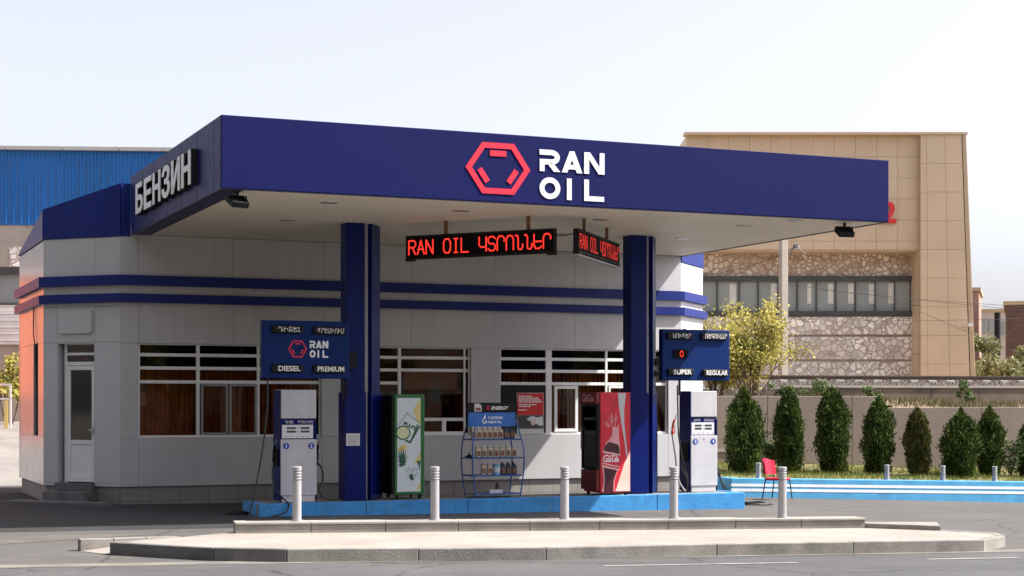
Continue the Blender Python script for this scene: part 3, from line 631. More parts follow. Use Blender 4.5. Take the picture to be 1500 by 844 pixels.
# slot window, cable
fr = WALLS['side'][0]
sw = MB(); sw.M = fr; sw.box(s0+.01, s1-.01, .1, .12, 1.31, 3.24); so = sw.build('window', M['panedark'], bt)
f = MB(); f.M = fr
for q in ((s0, s0+.05, 1.3, 3.25), (s1-.05, s1, 1.3, 3.25)): f.box(q[0], q[1], .05, .1, q[2], q[3])
f.build('slot_frame', M['dgray'], so)
cm = MB(); cm.M = fr
cm.tube([(2.75, -.02, 4.05), (2.8, -.03, 3.5), (2.95, -.02, 3.2), (3.0, .0, 2.6), (2.9, .03, 2.2), (2.85, .05, 1.9)], .012, 6, smooth=5); cm.build('cable', M['wire'], bt)
# lettering on the right chamfer
t2 = MB(); t2.M = WALLS['right'][0]; t2s = MB(); t2s.M = t2.M
zq = 3.72; put_text(t2, 'БЕНЗИН', .12, Lc-.05, 3.30, 3.72, -.10, -.085); put_text(t2s, 'БЕНЗИН', .12, Lc-.05, 3.30, 3.72, -.083, .0)
lo = t2.build('lettering', M['letter'], bt); t2s.build('letter_side', M['trimnavy'], lo)

# ------------------------------------------------------------------ canopy
CLN = 12.71; CZ0, CZ1 = 5.4, 6.56
ct = thing('fuel_canopy', W(0, 0), TH, 'deep blue forecourt canopy with red hexagon emblem and white front lettering', 'canopy')
fm = MB()
fm.box(.0, CLN, 0, .06, CZ0, CZ1)                    # front board is one plain sheet
sd = MB()
def split_sides(sd):
    h = len(sd.f)
    for keep in (0, 1):
        q = MB()
        for f in range(0, len(sd.f), 6):
            vs = [sd.v[i] for i in range(f//6*8, f//6*8+8)]
            if (vs[0][0] > 5) == bool(keep): q.add(vs, [[i % 8 for i in ff] for ff in sd.f[f:f+6]])
        q.build('side_fascia', M['fascia2'], ct, bevel=.006)
js = [0.06, .5, 1.75, 3.0, 4.25, 5.5, 6.7, V0-.03]
for i in range(len(js)-1):
    sd.box(.0, .05, js[i]+(.012 if i else .003), js[i+1]-.004, CZ0, CZ1); sd.box(CLN-.05, CLN, js[i]+.008, js[i+1]-.004, CZ0, CZ1)
fm.build('front_fascia', M['fascia'], ct, bevel=.01); split_sides(sd)
bb = MB(); bb.box(.045, CLN-.045, .065, V0-.04, 6.3, 6.36); bb.box(.045, .1, .062, V0-.04, CZ0+.05, 6.3); bb.box(CLN-.1, CLN-.045, .062, V0-.04, CZ0+.05, 6.3); bb.box(.05, CLN-.05, V0+.185, V0+.25, 5.25, 6.3); bb.build('deck', M['black'], ct)
tr = MB(); tr.box(.004, .38, .01, V0-.03, CZ0-.012, CZ0-.002); tr.box(CLN-.10, CLN-.004, .01, V0-.03, CZ0-.012, CZ0-.002); tr.box(.38, CLN-.10, .01, .06, CZ0-.012, CZ0-.002)
tr.build('soffit_trim', M['trimnavy'], ct)
so = MB(); nsl = 38
for i in range(nsl):
    y0 = .06+(V0-.1)*i/nsl; y1 = .06+(V0-.1)*(i+1)/nsl
    so.box(.38, CLN-.10, y0+.004, y1-.004, CZ0-.004, CZ0+.02)
so.box(.38, CLN-.1, .06, V0+.1, CZ0+.0205, CZ0+.03)
so.build('soffit', M['soffit'], ct)
# emblem and name on the front board
def F0(px, py): return UV(px, py, 0)
def hexlogo(mb, cx, cz, rx, rz, w, y0, y1):
    P = [(cx+rx*math.cos(R(60*k)), cz+rz*math.sin(R(60*k))) for k in range(6)]
    mb.band(P, w, y0, y1, True)
    Q = [Vector((cx+rx*.66*math.cos(R(60*k)), cz+rz*.66*math.sin(R(60*k)))) for k in range(6)]
    for a, b in ((1, 2), (3, 4), (5, 0)):
        p, q = Q[a], Q[b]; mb.band([p.lerp(q, .08), p.lerp(q, .92)], w*1.02, y0, y1)
def arc(cx, cz, rx, rz, a0, a1, n=8): return [(cx+rx*math.cos(R(a0+(a1-a0)*i/n)), cz+rz*math.sin(R(a0+(a1-a0)*i/n))) for i in range(n+1)]
def ranoil(mb, x0, x1, z0, z1, y0, y1):
    wd = x1-x0; h = (z1-z0); lh = h*.44; s = lh; w = s*.24
    zt_ = z0+h-lh
    def tx(p, ox, oz, sx=s): return [(ox+a*sx, oz+b*s) for a, b in p]
    c = wd/2.95
    k = c/s*.92
    R1 = [(0, .88), (.5*k, .88)] + [(a*k, b) for a, b in arc(.56, .66, .30, .22, 80, -80)] + [(.5*k, .44), (.13, .44), (.13, 0)]
    mb.band(tx(R1, x0, zt_), w, y0, y1); mb.plate(tx([(.36*k, .40), (.68*k, 0), (1.0*k, 0), (.62*k, .44)], x0, zt_), y0, y1)
    ox = x0+c*.99
    mb.plate(tx([(0, 0), (.28, 0), (.5*k+.06, .76), (.5*k+.1, 1), (.5*k-.12, 1)], ox, zt_), y0, y1)
    mb.plate(tx([(k-.28, 0), (k, 0), (.5*k+.12, 1), (.5*k-.10, 1), (.5*k-.06, .76)], ox, zt_), y0-.0006, y1)
    mb.plate(tx([(.24, .16), (k-.24, .16), (k-.3, .37), (.3, .37)], ox, zt_), y0-.0003, y1)
    ox = x0+c*2.0
    mb.plate(tx([(0, 0), (.25, 0), (.25, 1), (0, 1)], ox, zt_), y0, y1); mb.plate(tx([(k-.25, 0), (k, 0), (k, 1), (k-.25, 1)], ox, zt_), y0, y1)
    mb.plate(tx([(0.02, 1), (k-.3, 0), (k-.02, 0), (.3, 1)], ox, zt_), y0-.0004, y1)
    mb.band(arc(x0+k*s*.5, z0+s*.5, k*s*.5-w/2, s*.5-w/2, 0, 345, 23), w, y0, y1, True)
    a = x0+c*1.22; mb.plate([(a, z0), (a+w, z0), (a+w, z0+s), (a, z0+s)], y0, y1)
    a = x0+c*2.0; mb.plate([(a, z0), (a+k*s*.98, z0), (a+k*s*.98, z0+w*.95), (a+w, z0+w*.95), (a+w, z0+s), (a, z0+s)], y0, y1)
u0, _ = F0(683, 243); u1, _ = F0(775, 250); cu = (u0+u1)/2; _, ez0 = F0(729, 284); _, ez1 = F0(729, 210); cz = (ez0+ez1)/2
em = MB(); hexlogo(em, cu, cz, (u1-u0)/2-.04, (ez1-ez0)/2/.866-.05, .095, -.014, -.001); em.build('emblem', M['red'], ct)
nm = MB(); u0, za = F0(790, 218); u1, zc = F0(886, 296); ranoil(nm, u0, u1, zc, F0(790, 218)[1]-.01, -.014, -.001); nm.build('front_lettering', M['letter'], ct)
# box letters on the left side of the canopy
sl = MB(); ss = MB(); fr = frame(0, V0, -R(90)); sl.M = ss.M = fr
P0 = W(0, V0)
def SL(px, py): return plane_hit(px, py, P0, TH-R(90))
x0, x1 = SL(200, 280)[0], SL(281, 250)[0]
vs_ = 'БЕНЗИН'; wch = (x1-x0)/6; x0 += wch*.65; x1 += wch*.65
zl0, zl1 = 5.66, 6.24
for i, ch in enumerate(vs_):
    put_text(sl, ch, x0+i*wch+.07, x0+(i+1)*wch-.07, zl0, zl1, -.135, -.12); put_text(ss, ch, x0+i*wch+.06, x0+(i+1)*wch-.06, zl0-.01, zl1+.01, -.119, -.002)
lo = sl.build('side_lettering', M['letter'], ct); ss.build('letter_side', M['black'], lo)

# columns: front box, pale downpipe in the groove, canted side panel
IZ = .16
VC = 4.0
def column(pxl):
    u = UV(pxl, 500, VC)[0]; k = Matrix.Translation((u, VC, 0)); z9 = CZ0-.006
    c = MB(); c.M = k
    c.box(0, .37, 0, .36, 1.3, z9)
    c.prism([(.52, .03), (.84, .50), (.84, .60), (.47, .60), (.47, .10)], 1.3, z9)
    c.box(.365, .475, .28, .36, 1.3, z9)
    o = c.build('column', M['navy'], ct, bevel=.012)
    s = MB(); s.M = k; s.box(-.035, .39, -.03, .38, IZ+.002, 2.2); s.prism([(.50, .0), (.88, .50), (.88, .63), (.45, .63), (.45, .09)], IZ+.002, 2.2)
    s.build('sleeve', M['navy'], o, bevel=.012)
    p = MB(); p.M = k; p.tube([(.425, .13, IZ), (.425, .13, z9)], .048, 12); p.build('downpipe', M['grayp'], o, smooth=True)
    return u
uc1 = column(507); uc2 = column(924)
# notice on the left column
nt_ = MB(); w0 = UV(507, 645, VC-.03)[0]; w9 = UV(527, 645, VC-.03)[0]; z0 = UV(515, 653, VC)[1]; z1 = UV(515, 635, VC)[1]
o = thing('paper_notice', W(w0, VC-.036, z0), TH, 'small pale paper notice fixed to the left blue column', 'notice')
nt_.box(0, w9-w0, 0, .005, 0, z1-z0); nt_.build('sheet', M['paper'], o)
q = MB()
for i in range(6): q.box(.03, (w9-w0)-.03-rng.uniform(0, .05), -.002, -.0005, .025+i*.03, .036+i*.03)
q.build('lettering', M['grayfr'], o)
# recessed lights of the soffit
lab8 = ['round flush ceiling lamp above the left end of the canopy soffit', 'round flush ceiling lamp near the soffit front edge below the emblem', 'round flush ceiling lamp behind the front lettering on the soffit', 'round flush ceiling lamp left of the left column top',
        'round flush ceiling lamp above the right red text display', 'round flush ceiling lamp right of the right column top', 'round flush ceiling lamp by the right canopy edge near the building', 'round flush ceiling lamp close to the right floodlight']
for (px, py), lb_ in zip(((482, 296), (675, 308), (880, 321), (420, 322), (820, 342), (998, 349), (1090, 330), (1165, 322)), lab8):
    a, b_ = ray(px, py); d = (CZ0-H)/b_; p = Vector((a*d, d, CZ0-.004))
    o = thing('ceiling_lamp', p, 0, lb_, 'lamp', 'flush lamps in the canopy soffit')
    MB().lathe([(.13, -.012), (.15, -.012), (.155, -.001), (.12, 0)], 20).build('ring', M['steel'], o); MB().lathe([(.005, -.009), (.128, -.009), (.128, -.002)], 20).build('diffuser', M['white'], o)
# floodlights under the canopy corners
def flood(u, v, rz, label):
    o = thing('floodlight', W(u, v, CZ0-.012), TH+rz, label, 'floodlight', 'floodlights under the canopy corners')
    b = MB(); b.box(-.02, .02, -.02, .02, -.07, 0); b.box(-.17, .17, -.012, .012, -.082, -.07); b.box(-.17, -.158, -.012, .012, -.19, -.082); b.box(.158, .17, -.012, .012, -.19, -.082); b.build('bracket', M['black'], o)
    T = Matrix.Translation((0, 0, -.165)) @ Matrix.Rotation(R(30), 4, 'X')
    b = MB(); b.M = T; b.box(-.15, .15, -.14, .14, -.055, .045)
    for i in range(7): b.box(-.135+i*.042, -.122+i*.042, -.1, .1, .044, .07)
    b.build('housing', M['black'], o, bevel=.01)
    b = MB(); b.M = T; b.box(-.13, .13, -.12, .12, -.062, -.0555); b.build('lens', M['panedark'], o)
flood(.30, .18, R(15), 'black floodlight under the left front corner of the canopy')
flood(CLN-.75, .35, R(-10), 'black floodlight under the right front corner of the canopy')
# ------------------------------------------------------------------ pump island and what stands on it
iu0, iu1, iv0, iv1 = UV(379, 750, 3.55)[0], 11.72, 3.55, 4.75
o = thing('pump_island', W(iu0, iv0), TH, 'long blue painted raised island that carries the pumps, columns and coolers', 'island')
q = MB(); L_ = iu1-iu0
def ig(x, y): p = W(iu0+x, iv0+y); return gz(p.x, p.y)-.03
q.prism([(0, .02), (L_, .02), (L_, iv1-iv0), (0, iv1-iv0)], ig, lambda x, y: IZ-.012); q.build('top', M['concrete'], o)
q = MB()
for i in range(5):
    q.prism([(L_*i/5+.003, 0), (L_*(i+1)/5-.003, 0), (L_*(i+1)/5-.003, .16), (L_*i/5+.003, .16)], ig, lambda x, y: IZ)
q.prism([(-.001, .165), (.16, .165), (.16, iv1-iv0), (-.001, iv1-iv0)], ig, lambda x, y: IZ); q.prism([(L_-.16, .165), (L_+.001, .165), (L_+.001, iv1-iv0), (L_-.16, iv1-iv0)], ig, lambda x, y: IZ)
q.build('painted_kerb', M['island'], o, bevel=.015)

def logo_small(o, x0, x1, z0, z1, y):
    h = z1-z0; e = MB(); hexlogo(e, x0+h*.56, (z0+z1)/2, h*.5, h*.5, h*.075, y-.004, y-.0005); e.build('emblem', M['red'], o)
    n = MB(); ranoil(n, x0+h*1.25, x1, z0+h*.03, z1-h*.03, y-.004, y-.0005); n.build('lettering', M['letter'], o)
# fuel pumps
def pump(pxl, v, wd, label, texts, nums, hosekit):
    u = UV(pxl, 650, v)[0]; o = thing('fuel_pump', W(u, v, IZ), TH, label, 'fuel pump', 'fuel pumps on the blue island'); D = .48; Hh = 2.08
    b = MB(); b.box(.03, wd-.03, .02, D-.02, 0, .12); b.build('base', M['pump'], o)
    b = MB(); b.box(0, wd, 0, D, .122, 1.16); b.build('cabinet', M['pump'], o, bevel=.012)
    b = MB(); b.box(.012, wd-.002, .02, D, 1.545, Hh); b.build('head_cabinet', M['pump'], o, bevel=.012)
    b = MB(); b.box(-.012, .0, .01, D-.01, .02, Hh-.01); b.box(wd, wd+.01, .03, D-.02, .02, 1.5); b.build('side_panel', M['navy'], o, bevel=.003)
    b = MB(); b.box(.004, wd-.004, .05, D-.01, 1.163, 1.542); b.build('display_housing', M['navy'], o)
    b = MB(); b.box(.035, wd-.06, .035, .05, 1.18, 1.43); dsp = b.build('display_panel', M['white'], o, bevel=.004)
    b = MB()
    for cx in (.21, .47):
        for z in (1.35, 1.285): b.box((cx-.085)*wd/.68, (cx+.085)*wd/.68, .0315, .0348, z, z+.038)
    b.build('readout', M['lcd'], dsp)
    b = MB()
    for k in range(5): b.box(.08+k*.11, .115+k*.11, .0322, .0348, 1.205, 1.222)
    b.box(.315, .345, .0322, .0348, 1.36, 1.38); b.box(.315, .345, .0322, .0348, 1.295, 1.315); b.build('buttons', M['grayp'], dsp)
    t = MB(); put_text(t, texts[0], .10, .26, 1.455, 1.51, .047, .0497); put_text(t, texts[1], .34, wd-.05, 1.455, 1.51, .047, .0497); t.build('header_lettering', M['letter'], o)
    for cx, nn in ((.105, nums[0]), (wd-.105, nums[1])):
        b = MB(); b.disc(cx, 1.04, .058, -.006, -.0005); dd = b.build('number_disc', M['disc'], o)
        t = MB(); put_text(t, nn, cx-(.008 if nn == '1' else .02), cx+(.008 if nn == '1' else .02), 1.006, 1.074, -.0085, -.0062); t.build('number', M['letter'], dd)
    b = MB(); b.lathe([(.012, 0), (.012, .01)], 10); 
    k = MB(); k.box(wd/2-.012, wd/2+.012, -.006, -.0005, 1.08, 1.1); k.build('lock', M['grayp'], o)
    return o, u
def nozzle(o, x, y, z, m='black', flip=1, tip=(0, 0, 0)):
    b = MB(); b.M = Matrix.Translation((x, y, z))
    b.tube([(0, 0, .0), (0, -.005, .12), (0, -.03, .22), (0, -.09, .31)], [.022, .03, .032, .024], 10, smooth=4)
    n = b.build('nozzle', M[m], o, smooth=True)
    s = MB(); s.M = Matrix.Translation((x, y, z)); s.tube([(0, -.09, .31), (0, -.14, .36), (0, -.16, .42)], .011, 8, smooth=3); s.build('spout', M['steel'], n, smooth=True)
    s = MB(); s.M = Matrix.Translation((x, y, z)); s.tube([(0, .03, .05), (0, -.09, .06), (0, -.1, .15), (0, -.05, .2)], .008, 6, smooth=3); s.build('trigger_guard', M['black'], n, smooth=True)
    return n
p1, pu1 = pump(411, 3.87, .69, 'left fuel pump, white, in dark shade with number discs 1 and 2', ('ԴԻԶԵԼ', 'ՊՐԵՄԻՈՒՄ'), '12', 0)
nozzle(p1, -.07, .22, .74); nozzle(p1, .75, .2, .74)
h = MB(); h.box(-.055, -.013, .08, .34, .66, .98); h.box(.702, .735, .08, .3, .66, .95); h.build('holster', M['black'], p1, bevel=.01)
h = MB(); h.tube([(-.07, .22, .74), (-.12, .12, .5), (-.1, .0, .25), (.02, -.1, .08), (.05, -.38, -.02), (-.05, -.46, -.16), (-.35, -.5, -.235)], .016, 8, smooth=8); h.build('hose', M['rubber'], p1, smooth=True)
h = MB(); h.tube([(.75, .2, .74), (.82, .1, .6), (.84, .1, .42), (.76, .05, .22), (.79, .0, .09), (.95, .1, .03), (1.15, .25, .02)], .016, 8, smooth=8); h.build('hose', M['rubber'], p1, smooth=True)
p2, pu2 = pump(1012, 4.05, .63, 'right fuel pump, white, partly sunlit with number discs 3 and 4', ('ՍՈՒՊԵՐ', 'ՌԵԳՈՒԼԱՐ'), '34', 0)
h = MB(); h.box(-.05, -.013, .08, .40, .62, 1.0); h.box(.642, .67, .08, .3, .62, .95); h.build('holster', M['black'], p2, bevel=.01)
nozzle(p2, -.42, .02, 1.18, 'orange')
h = MB(); h.tube([(-.42, .02, 1.18), (-.40, .0, 1.0), (-.34, .02, .7), (-.3, .05, .45), (-.24, .05, .2), (-.12, .02, .02)], .022, 8, smooth=8); h.build('hose', M['grayp'], p2, smooth=True)
h = MB(); h.tube([(-.25, .12, 2.2), (-.25, .1, 1.7), (-.26, .05, 1.2), (-.2, .04, .8), (-.12, .05, .5), (-.06, .02, .25), (-.08, .04, .02)], .016, 8, smooth=8)
h.tube([(-.03, .3, .9), (-.14, .1, .72), (-.18, .05, .5), (-.1, .0, .28), (-.06, .03, .02)], .014, 8, smooth=8); h.build('hose', M['rubber'], p2, smooth=True)
h = MB(); h.tube([(.66, .2, .85), (.69, .1, .5), (.75, .05, .2), (.86, .1, .02)], .016, 8, smooth=8); h.tube([(.66, .25, .8), (.72, .2, .45), (.83, .12, .15), (.98, .2, .02)], .014, 8, smooth=8)
h.build('hose', M['rubber'], p2, smooth=True)

# overhead product boards
def board(pxl, pxr, py0, py1, v, label, tl, nm, led):
    u0 = UV(pxl, 500, v)[0]; u1, z0 = UV(pxr, py1, v); _, z1 = UV((pxl+pxr)/2, py0, v); wd = u1-u0; hh = z1-z0
    o = thing('product_board', W(u0, v, z0), TH, label, 'product board', 'blue product boards over the fuel pumps')
    b = MB(); b.box(0, wd, 0, .16, 0, hh); b.build('panel', M['board'], o, bevel=.02)
    for i, (t, x0, x1, z) in enumerate(tl):
        b = MB(); b.box(x0*wd, x1*wd, -.06, -.001, z*hh-.075, z*hh+.075); lb = b.build('label_box', M['black'], o, bevel=.05)
        x = MB(); tw = (x1-x0)*wd; k = .14 if len(t) < 7 else .075
        put_text(x, t, x0*wd+tw*(k+.06), x1*wd-tw*(k-.04), z*hh-.048, z*hh+.05, -.064, -.0605); x.build('lettering', M['letter'], lb)
    return o, wd, hh, u0, z0
tl = [('ԴԻԶԵԼ', .10, .46, .845), ('ՊՐԵՄԻՈՒՄ', .57, .94, .83), ('DIESEL', .10, .46, .17), ('PREMIUM', .57, .94, .165)]
b1, wd, hh, bu, bz = board(384, 512, 470, 555, 3.72, 'blue board over the left pump with red hexagon emblem and DIESEL and PREMIUM boxes', tl, '', 0)
logo_small(b1, .29*wd, .755*wd, .355*hh, .665*hh, 0)
q = MB(); q.box(wd-.12, wd-.09, .06, .1, -.35, 0); q.box(wd-.06, wd-.03, .06, .1, -.35, 0); q.box(wd-.02, wd+.2, .161, .3, .2, .5); q.build('bracket', M['black'], b1)
q = MB(); q.tube([(.12, .08, .0), (.12, .08, -.5), (.02, .05, -1.3), (-.18, -.05, -2.2), (-.36, -.2, -2.72), (-.5, -.35, -2.93-.04)], .016, 8, smooth=8); q.build('hose', M['rubber'], b1, smooth=True)
tl = [('ՍՈՒՊԵՐ', .06, .44, .87), ('ՌԵԳՈՒԼԱՐ', .56, .95, .87), ('SUPER', .07, .45, .165), ('REGULAR', .58, .96, .155)]
b2, wd, hh, bu2, bz2 = board(970, 1069, 483, 558, 4.12, 'blue board over the right pump with red zero display and SUPER and REGULAR boxes', tl, '', 1)
q = MB(); q.box(.16*wd, .36*wd, -.03, -.001, .435*hh, .605*hh); l = q.build('digit_display', M['screen'], b2, bevel=.006)
q = MB(); z_ = [(p[0], p[1]) for p in arc(.275*wd, .52*hh, .035, .058, 0, 330, 11)]
for x, z in z_: q.box(x-.009, x+.009, -.034, -.0305, z-.009, z+.009)
q.build('digit', M['led'], l)
q = MB(); q.box(.80*wd, .80*wd+.035, .06, .1, -.28, 0); q.box(.27*wd, .27*wd+.03, .06, .1, -.3, 0); q.box(-.12, .0, .05, .11, .3, .45); q.box(-.12, .0, .05, .11, .08, .2); q.build('bracket', M['black'], b2)

# coils of hose on the asphalt
def coil(px, py, label, rad, wall=0):
    p = gp(px, py); o = thing('hose_coil', p, 0, label, 'hose'); q = MB(); pts = []
    rr = random.Random(px)
    for k in range(56):
        a = k*.42; r = rad*(1-.006*k)*(1+.12*math.sin(k*.9)); pts.append((r*math.cos(a)*1.35, r*.9*math.sin(a), .016+.0008*k+.01*math.sin(k*.7)**2))
    if rad > .2: pts = [(-.5, .28, .12), (-.42, .2, .05), (-.3, .12, .02)] + pts
    q.tube(pts, .015, 6, smooth=3); q.build('hose', M['rubber'], o, smooth=True)
coil(1106, 740, 'black hose coiled on the asphalt at the right island end', .24)
coil(347, 754, 'small black hose loop on the asphalt at the left island end', .16)

# green drinks cooler
v = 3.98; u = UV(578, 650, v)[0]; wd = UV(622, 650, v)[0]-u; D = .66; hh = 2.0
o = thing('drinks_cooler', W(u, v, IZ), TH, 'tall green drinks cooler with pineapple and glass print on its pale side', 'drinks cooler')
b = MB(); b.box(0, wd, 0, D, .08, hh); b.build('body', M['green'], o, bevel=.012)
b = MB(); b.box(-.05, -.003, .02, D-.02, .1, hh-.03); b.build('door', M['black'], o, bevel=.008)
b = MB(); b.box(wd+.001, wd+.09, .28, D-.02, .1, hh-.05); b.build('rear_panel', M['black'], o)
b = MB()
for x in (.05, wd-.1):
    for y in (.05, D-.1): b.box(x, x+.05, y, y+.05, 0, .08)
b.build('feet', M['black'], o)
z0, z1, x0, x1 = .14, hh-.07, .05, wd-.085
b = MB(); b.box(x0, x1, -.006, -.0005, z0, z1); pr = b.build('print_panel', M['pale'], o)
def P(x, z): return (x0+(x1-x0)*x, z0+(z1-z0)*z)
y = MB(); y.plate([P(.62, .84), P(.99, .99), P(.99, .70), P(.86, .76), P(.70, .86)], -.009, -.0065); y.plate([P(.05, .47), P(.35, .52), P(.42, .46), P(.2, .42), P(.02, .44)], -.009, -.0065); y.plate([P(.72, .3), P(.99, .42), P(.99, .3)], -.009, -.0065); y.plate([P(.8, .02), P(.99, .1), P(.99, .02)], -.009, -.0065); y.build('print_yellow', M['yellowp'], pr)
gn = MB(); sq = [P(.42, .84), P(.96, .74), P(.55, .51), P(.03, .62)]; gn.band([P(.03, .70), P(.42, .84), P(.95, .735)], .008, -.012, -.0095)
gn.band([P(.95, .70), P(.55, .525), P(.35, .55)], .035, -.012, -.0095); gn.band([P(.88, .72), P(.62, .56)], .02, -.012, -.0095)
gn.band(arc(P(.25, .63)[0], P(.25, .63)[1], .135, .125, 0, 345, 23), .022, -.0125, -.0095, True)
gn.plate([P(.28, .75), P(.42, .735), P(.3, .72)], -.0118, -.0095)
for k in range(11):
    a = R(200-k*20); L = .14+.16*math.sin(R(k*18)); c = P(.22, .29); t_ = (max(x0+.004, min(x1, c[0]+L*.9*math.cos(a)*.62)), c[1]+L*math.sin(a)*1.2); n_ = (-math.sin(a)*.03, math.cos(a)*.03)
    cc = lambda q: (max(x0+.003, q[0]), q[1])
    gn.plate([cc((c[0]-n_[0], c[1]-n_[1])), cc((c[0]+n_[0], c[1]+n_[1])), cc(t_)], -.0118-.0004*k, -.0095)
gn.plate([P(.5, .17), P(.62, .2), P(.72, .13), P(.6, .12)], -.012, -.0095); gn.plate([P(.82, .33), P(.96, .25), P(.99, .33)], -.0121, -.0095)
rr = random.Random(3)
for k in range(26):
    a, c = rr.uniform(.32, .95), rr.uniform(.14, .25); d = rr.uniform(.01, .02); gn.plate([P(a, c), P(a+d*2, c+d*.3), P(a+d, c+d)], -.0114-.00005*k, -.0095)
gn.build('print_green', M['dgreen'], pr)
b = MB(); b.disc(P(.25, .63)[0], P(.25, .63)[1], .125, -.0108, -.0095, rz=.115); b.build('print_lime', M['ltyel'], pr)
t = MB(); t.M = Matrix.Translation((P(.56, .70)[0], 0, P(.56, .70)[1])) @ Matrix.Rotation(R(24), 4, 'Y'); put_text(t, 'PULPY', -.13, .13, -.035, .035, -.0135, -.0125); t.build('lettering', M['dgreen'], pr)

# red cola cooler: glass door towards the left, bottle print on its side
v = 3.62; u = UV(879, 650, v)[0]; wd = UV(923.5, 650, v)[0]-u; D = .74; hh = 2.05
o = thing('cola_cooler', W(u, v, IZ), TH, 'red drinks cooler with a bottle print beside the right blue column', 'drinks cooler')
b = MB(); b.box(0, wd, 0, D, .05, hh); b.build('body', M['redcool'], o, bevel=.012)
b = MB(); b.box(-.07, -.002, .02, D-.005, .10, .50)
for k in range(7): b.box(-.078, -.0705, .05, D-.04, .14+k*.045, .165+k*.045)
b.build('base_grille', M['darkred'], o, bevel=.006)
b = MB(); b.box(-.06, -.002, .0, .09, .51, hh-.25); b.box(-.06, -.002, D-.06, D, .51, hh-.25); b.box(-.06, -.002, .09, D-.06, .51, .56); b.box(-.06, -.002, .09, D-.06, hh-.3, hh-.25)
dr = b.build('door', M['black'], o, bevel=.006)
b = MB(); b.box(-.04, -.03, .09, D-.06, .56, hh-.3); b.build('door_pane', M['pane'], dr)
b = MB(); b.box(-.028, -.002, .09, D-.06, .56, hh-.3); b.build('door_back', M['panedark'], dr)
b = MB(); b.box(-.085, -.06, D-.05, D-.02, .9, 1.35); b.build('handle', M['steel'], dr)
b = MB(); b.box(-.10, -.002, -.0, D+.01, hh-.245, hh); hd = b.build('header', M['darkred'], o, bevel=.03)
fr = Matrix.Translation((0, D, 0)) @ Matrix.Rotation(-R(90), 4, 'Z')
def script(mb, x0, x1, z0, z1, y0, y1, w):
    # flowing two-word signature: C o c a - C o l a
    sx = (x1-x0); sz = (z1-z0)
    def S(pts): return [(x0+sx*a, z0+sz*b) for a, b in pts]
    for pts in ([(.22, .92), (.14, .98), (.05, .75), (.02, .4), (.07, .1), (.15, .12), (.22, .4)],
                arc(.235, .3, .045, .25, 0, 345, 9), [(.37, .5), (.32, .55), (.29, .3), (.33, .06), (.38, .2)], arc(.43, .3, .04, .24, 0, 345, 9) + [(.475, .55), (.47, .1), (.52, .12)],
                [(.50, .42), (.56, .46)], [(.02, .55), (.2, 1.05), (.4, .8), (.6, .98), (.75, .95)],
                [(.75, .85), (.67, 1.0), (.6, .75), (.57, .4), (.61, .08), (.69, .12), (.73, .35)], arc(.765, .3, .035, .24, 0, 345, 9), [(.84, .95), (.82, .5), (.83, .08), (.87, .12)],
                arc(.915, .3, .035, .24, 0, 345, 9) + [(.955, .55), (.95, .1), (.99, .15)]):
        mb.band(S(pts), w, y0, y1)
t = MB(); t.M = fr; script(t, .10, D-.08, hh-.19, hh-.05, -.106, -.1005, .018); t.build('lettering', M['pink'], hd)
b = MB()
for x in (.04, wd-.1):
    for y in (.04, D-.1): b.box(x, x+.05, y, y+.05, 0, .05)
b.build('feet', M['black'], o)
x0, x1, z0, z1 = .012, wd-.012, .07, hh-.012
b = MB(); b.box(x0, x1, -.005, -.0005, z0, z1); pr = b.build('print_panel', M['redlit'], o)
b = MB()
sw_ = [(.58, 1.0), (.62, .84), (.70, .70), (.80, .52), (.86, .38), (.90, .34), (.92, .34), (.86, .52), (.80, .70), (.80, .84), (.86, 1.0)]
b.plate([P(a, c*.998) for a, c in sw_[::-1]][::-1], -.008, -.0055)
b.build('print_ribbon', M['pump'], pr)
b = MB(); b.plate([P(.5, .004), P(.998, .004), P(.998, .42), P(.93, .36), (P(.8, .28)), P(.66, .15)], -.0078, -.0055); b.build('print_glow', M['cream'], pr)
def bot(a): return [P(x, z) for x, z in a]
body = [(.04, .0), (.46, .0), (.46, .1), (.58, .23), (.64, .36), (.66, .44), (.64, .50), (.61, .56), (.62, .655), (.40, .655), (.38, .58), (.30, .535), (.17, .49), (.08, .42), (.02, .30), (.06, .22), (.10, .12)]
b = MB(); b.plate(bot([(x, max(z, .004)) for x, z in body]), -.011, -.0085); b.build('print_glass', M['pink'], pr)
b = MB(); b.plate(bot([(.10, .004), (.43, .004), (.43, .1), (.55, .215), (.10, .245), (.14, .12)]), -.0135, -.0115); b.plate(bot([(.09, .415), (.64, .38), (.63, .44), (.59, .475), (.28, .505), (.15, .47)]), -.0135, -.0115); b.build('print_cola', M['cola'], pr)
b = MB(); b.plate(bot([(.04, .26), (.62, .215), (.66, .375), (.06, .41)]), -.0138, -.0115); lbp = b.build('print_label', M['pink2'], pr)
b = MB(); b.band(bot([(.04, .265), (.62, .22)]), .02, -.0142, -.0139); b.band(bot([(.06, .405), (.66, .37)]), .02, -.0142, -.0139); b.band(bot([(.05, .29), (.2, .28), (.4, .265), (.62, .25)]), .02, -.0142, -.0139); b.build('label_edge', M['cream'], lbp)
t = MB(); t.M = Matrix.Translation((0, 0, 0)); script(t, *[P(.08, 0)[0], P(.62, 0)[0], P(0, .30)[1], P(0, .37)[1]], -.0142, -.0139, .017); t.build('label_lettering', M['letter'], lbp)
b = MB()
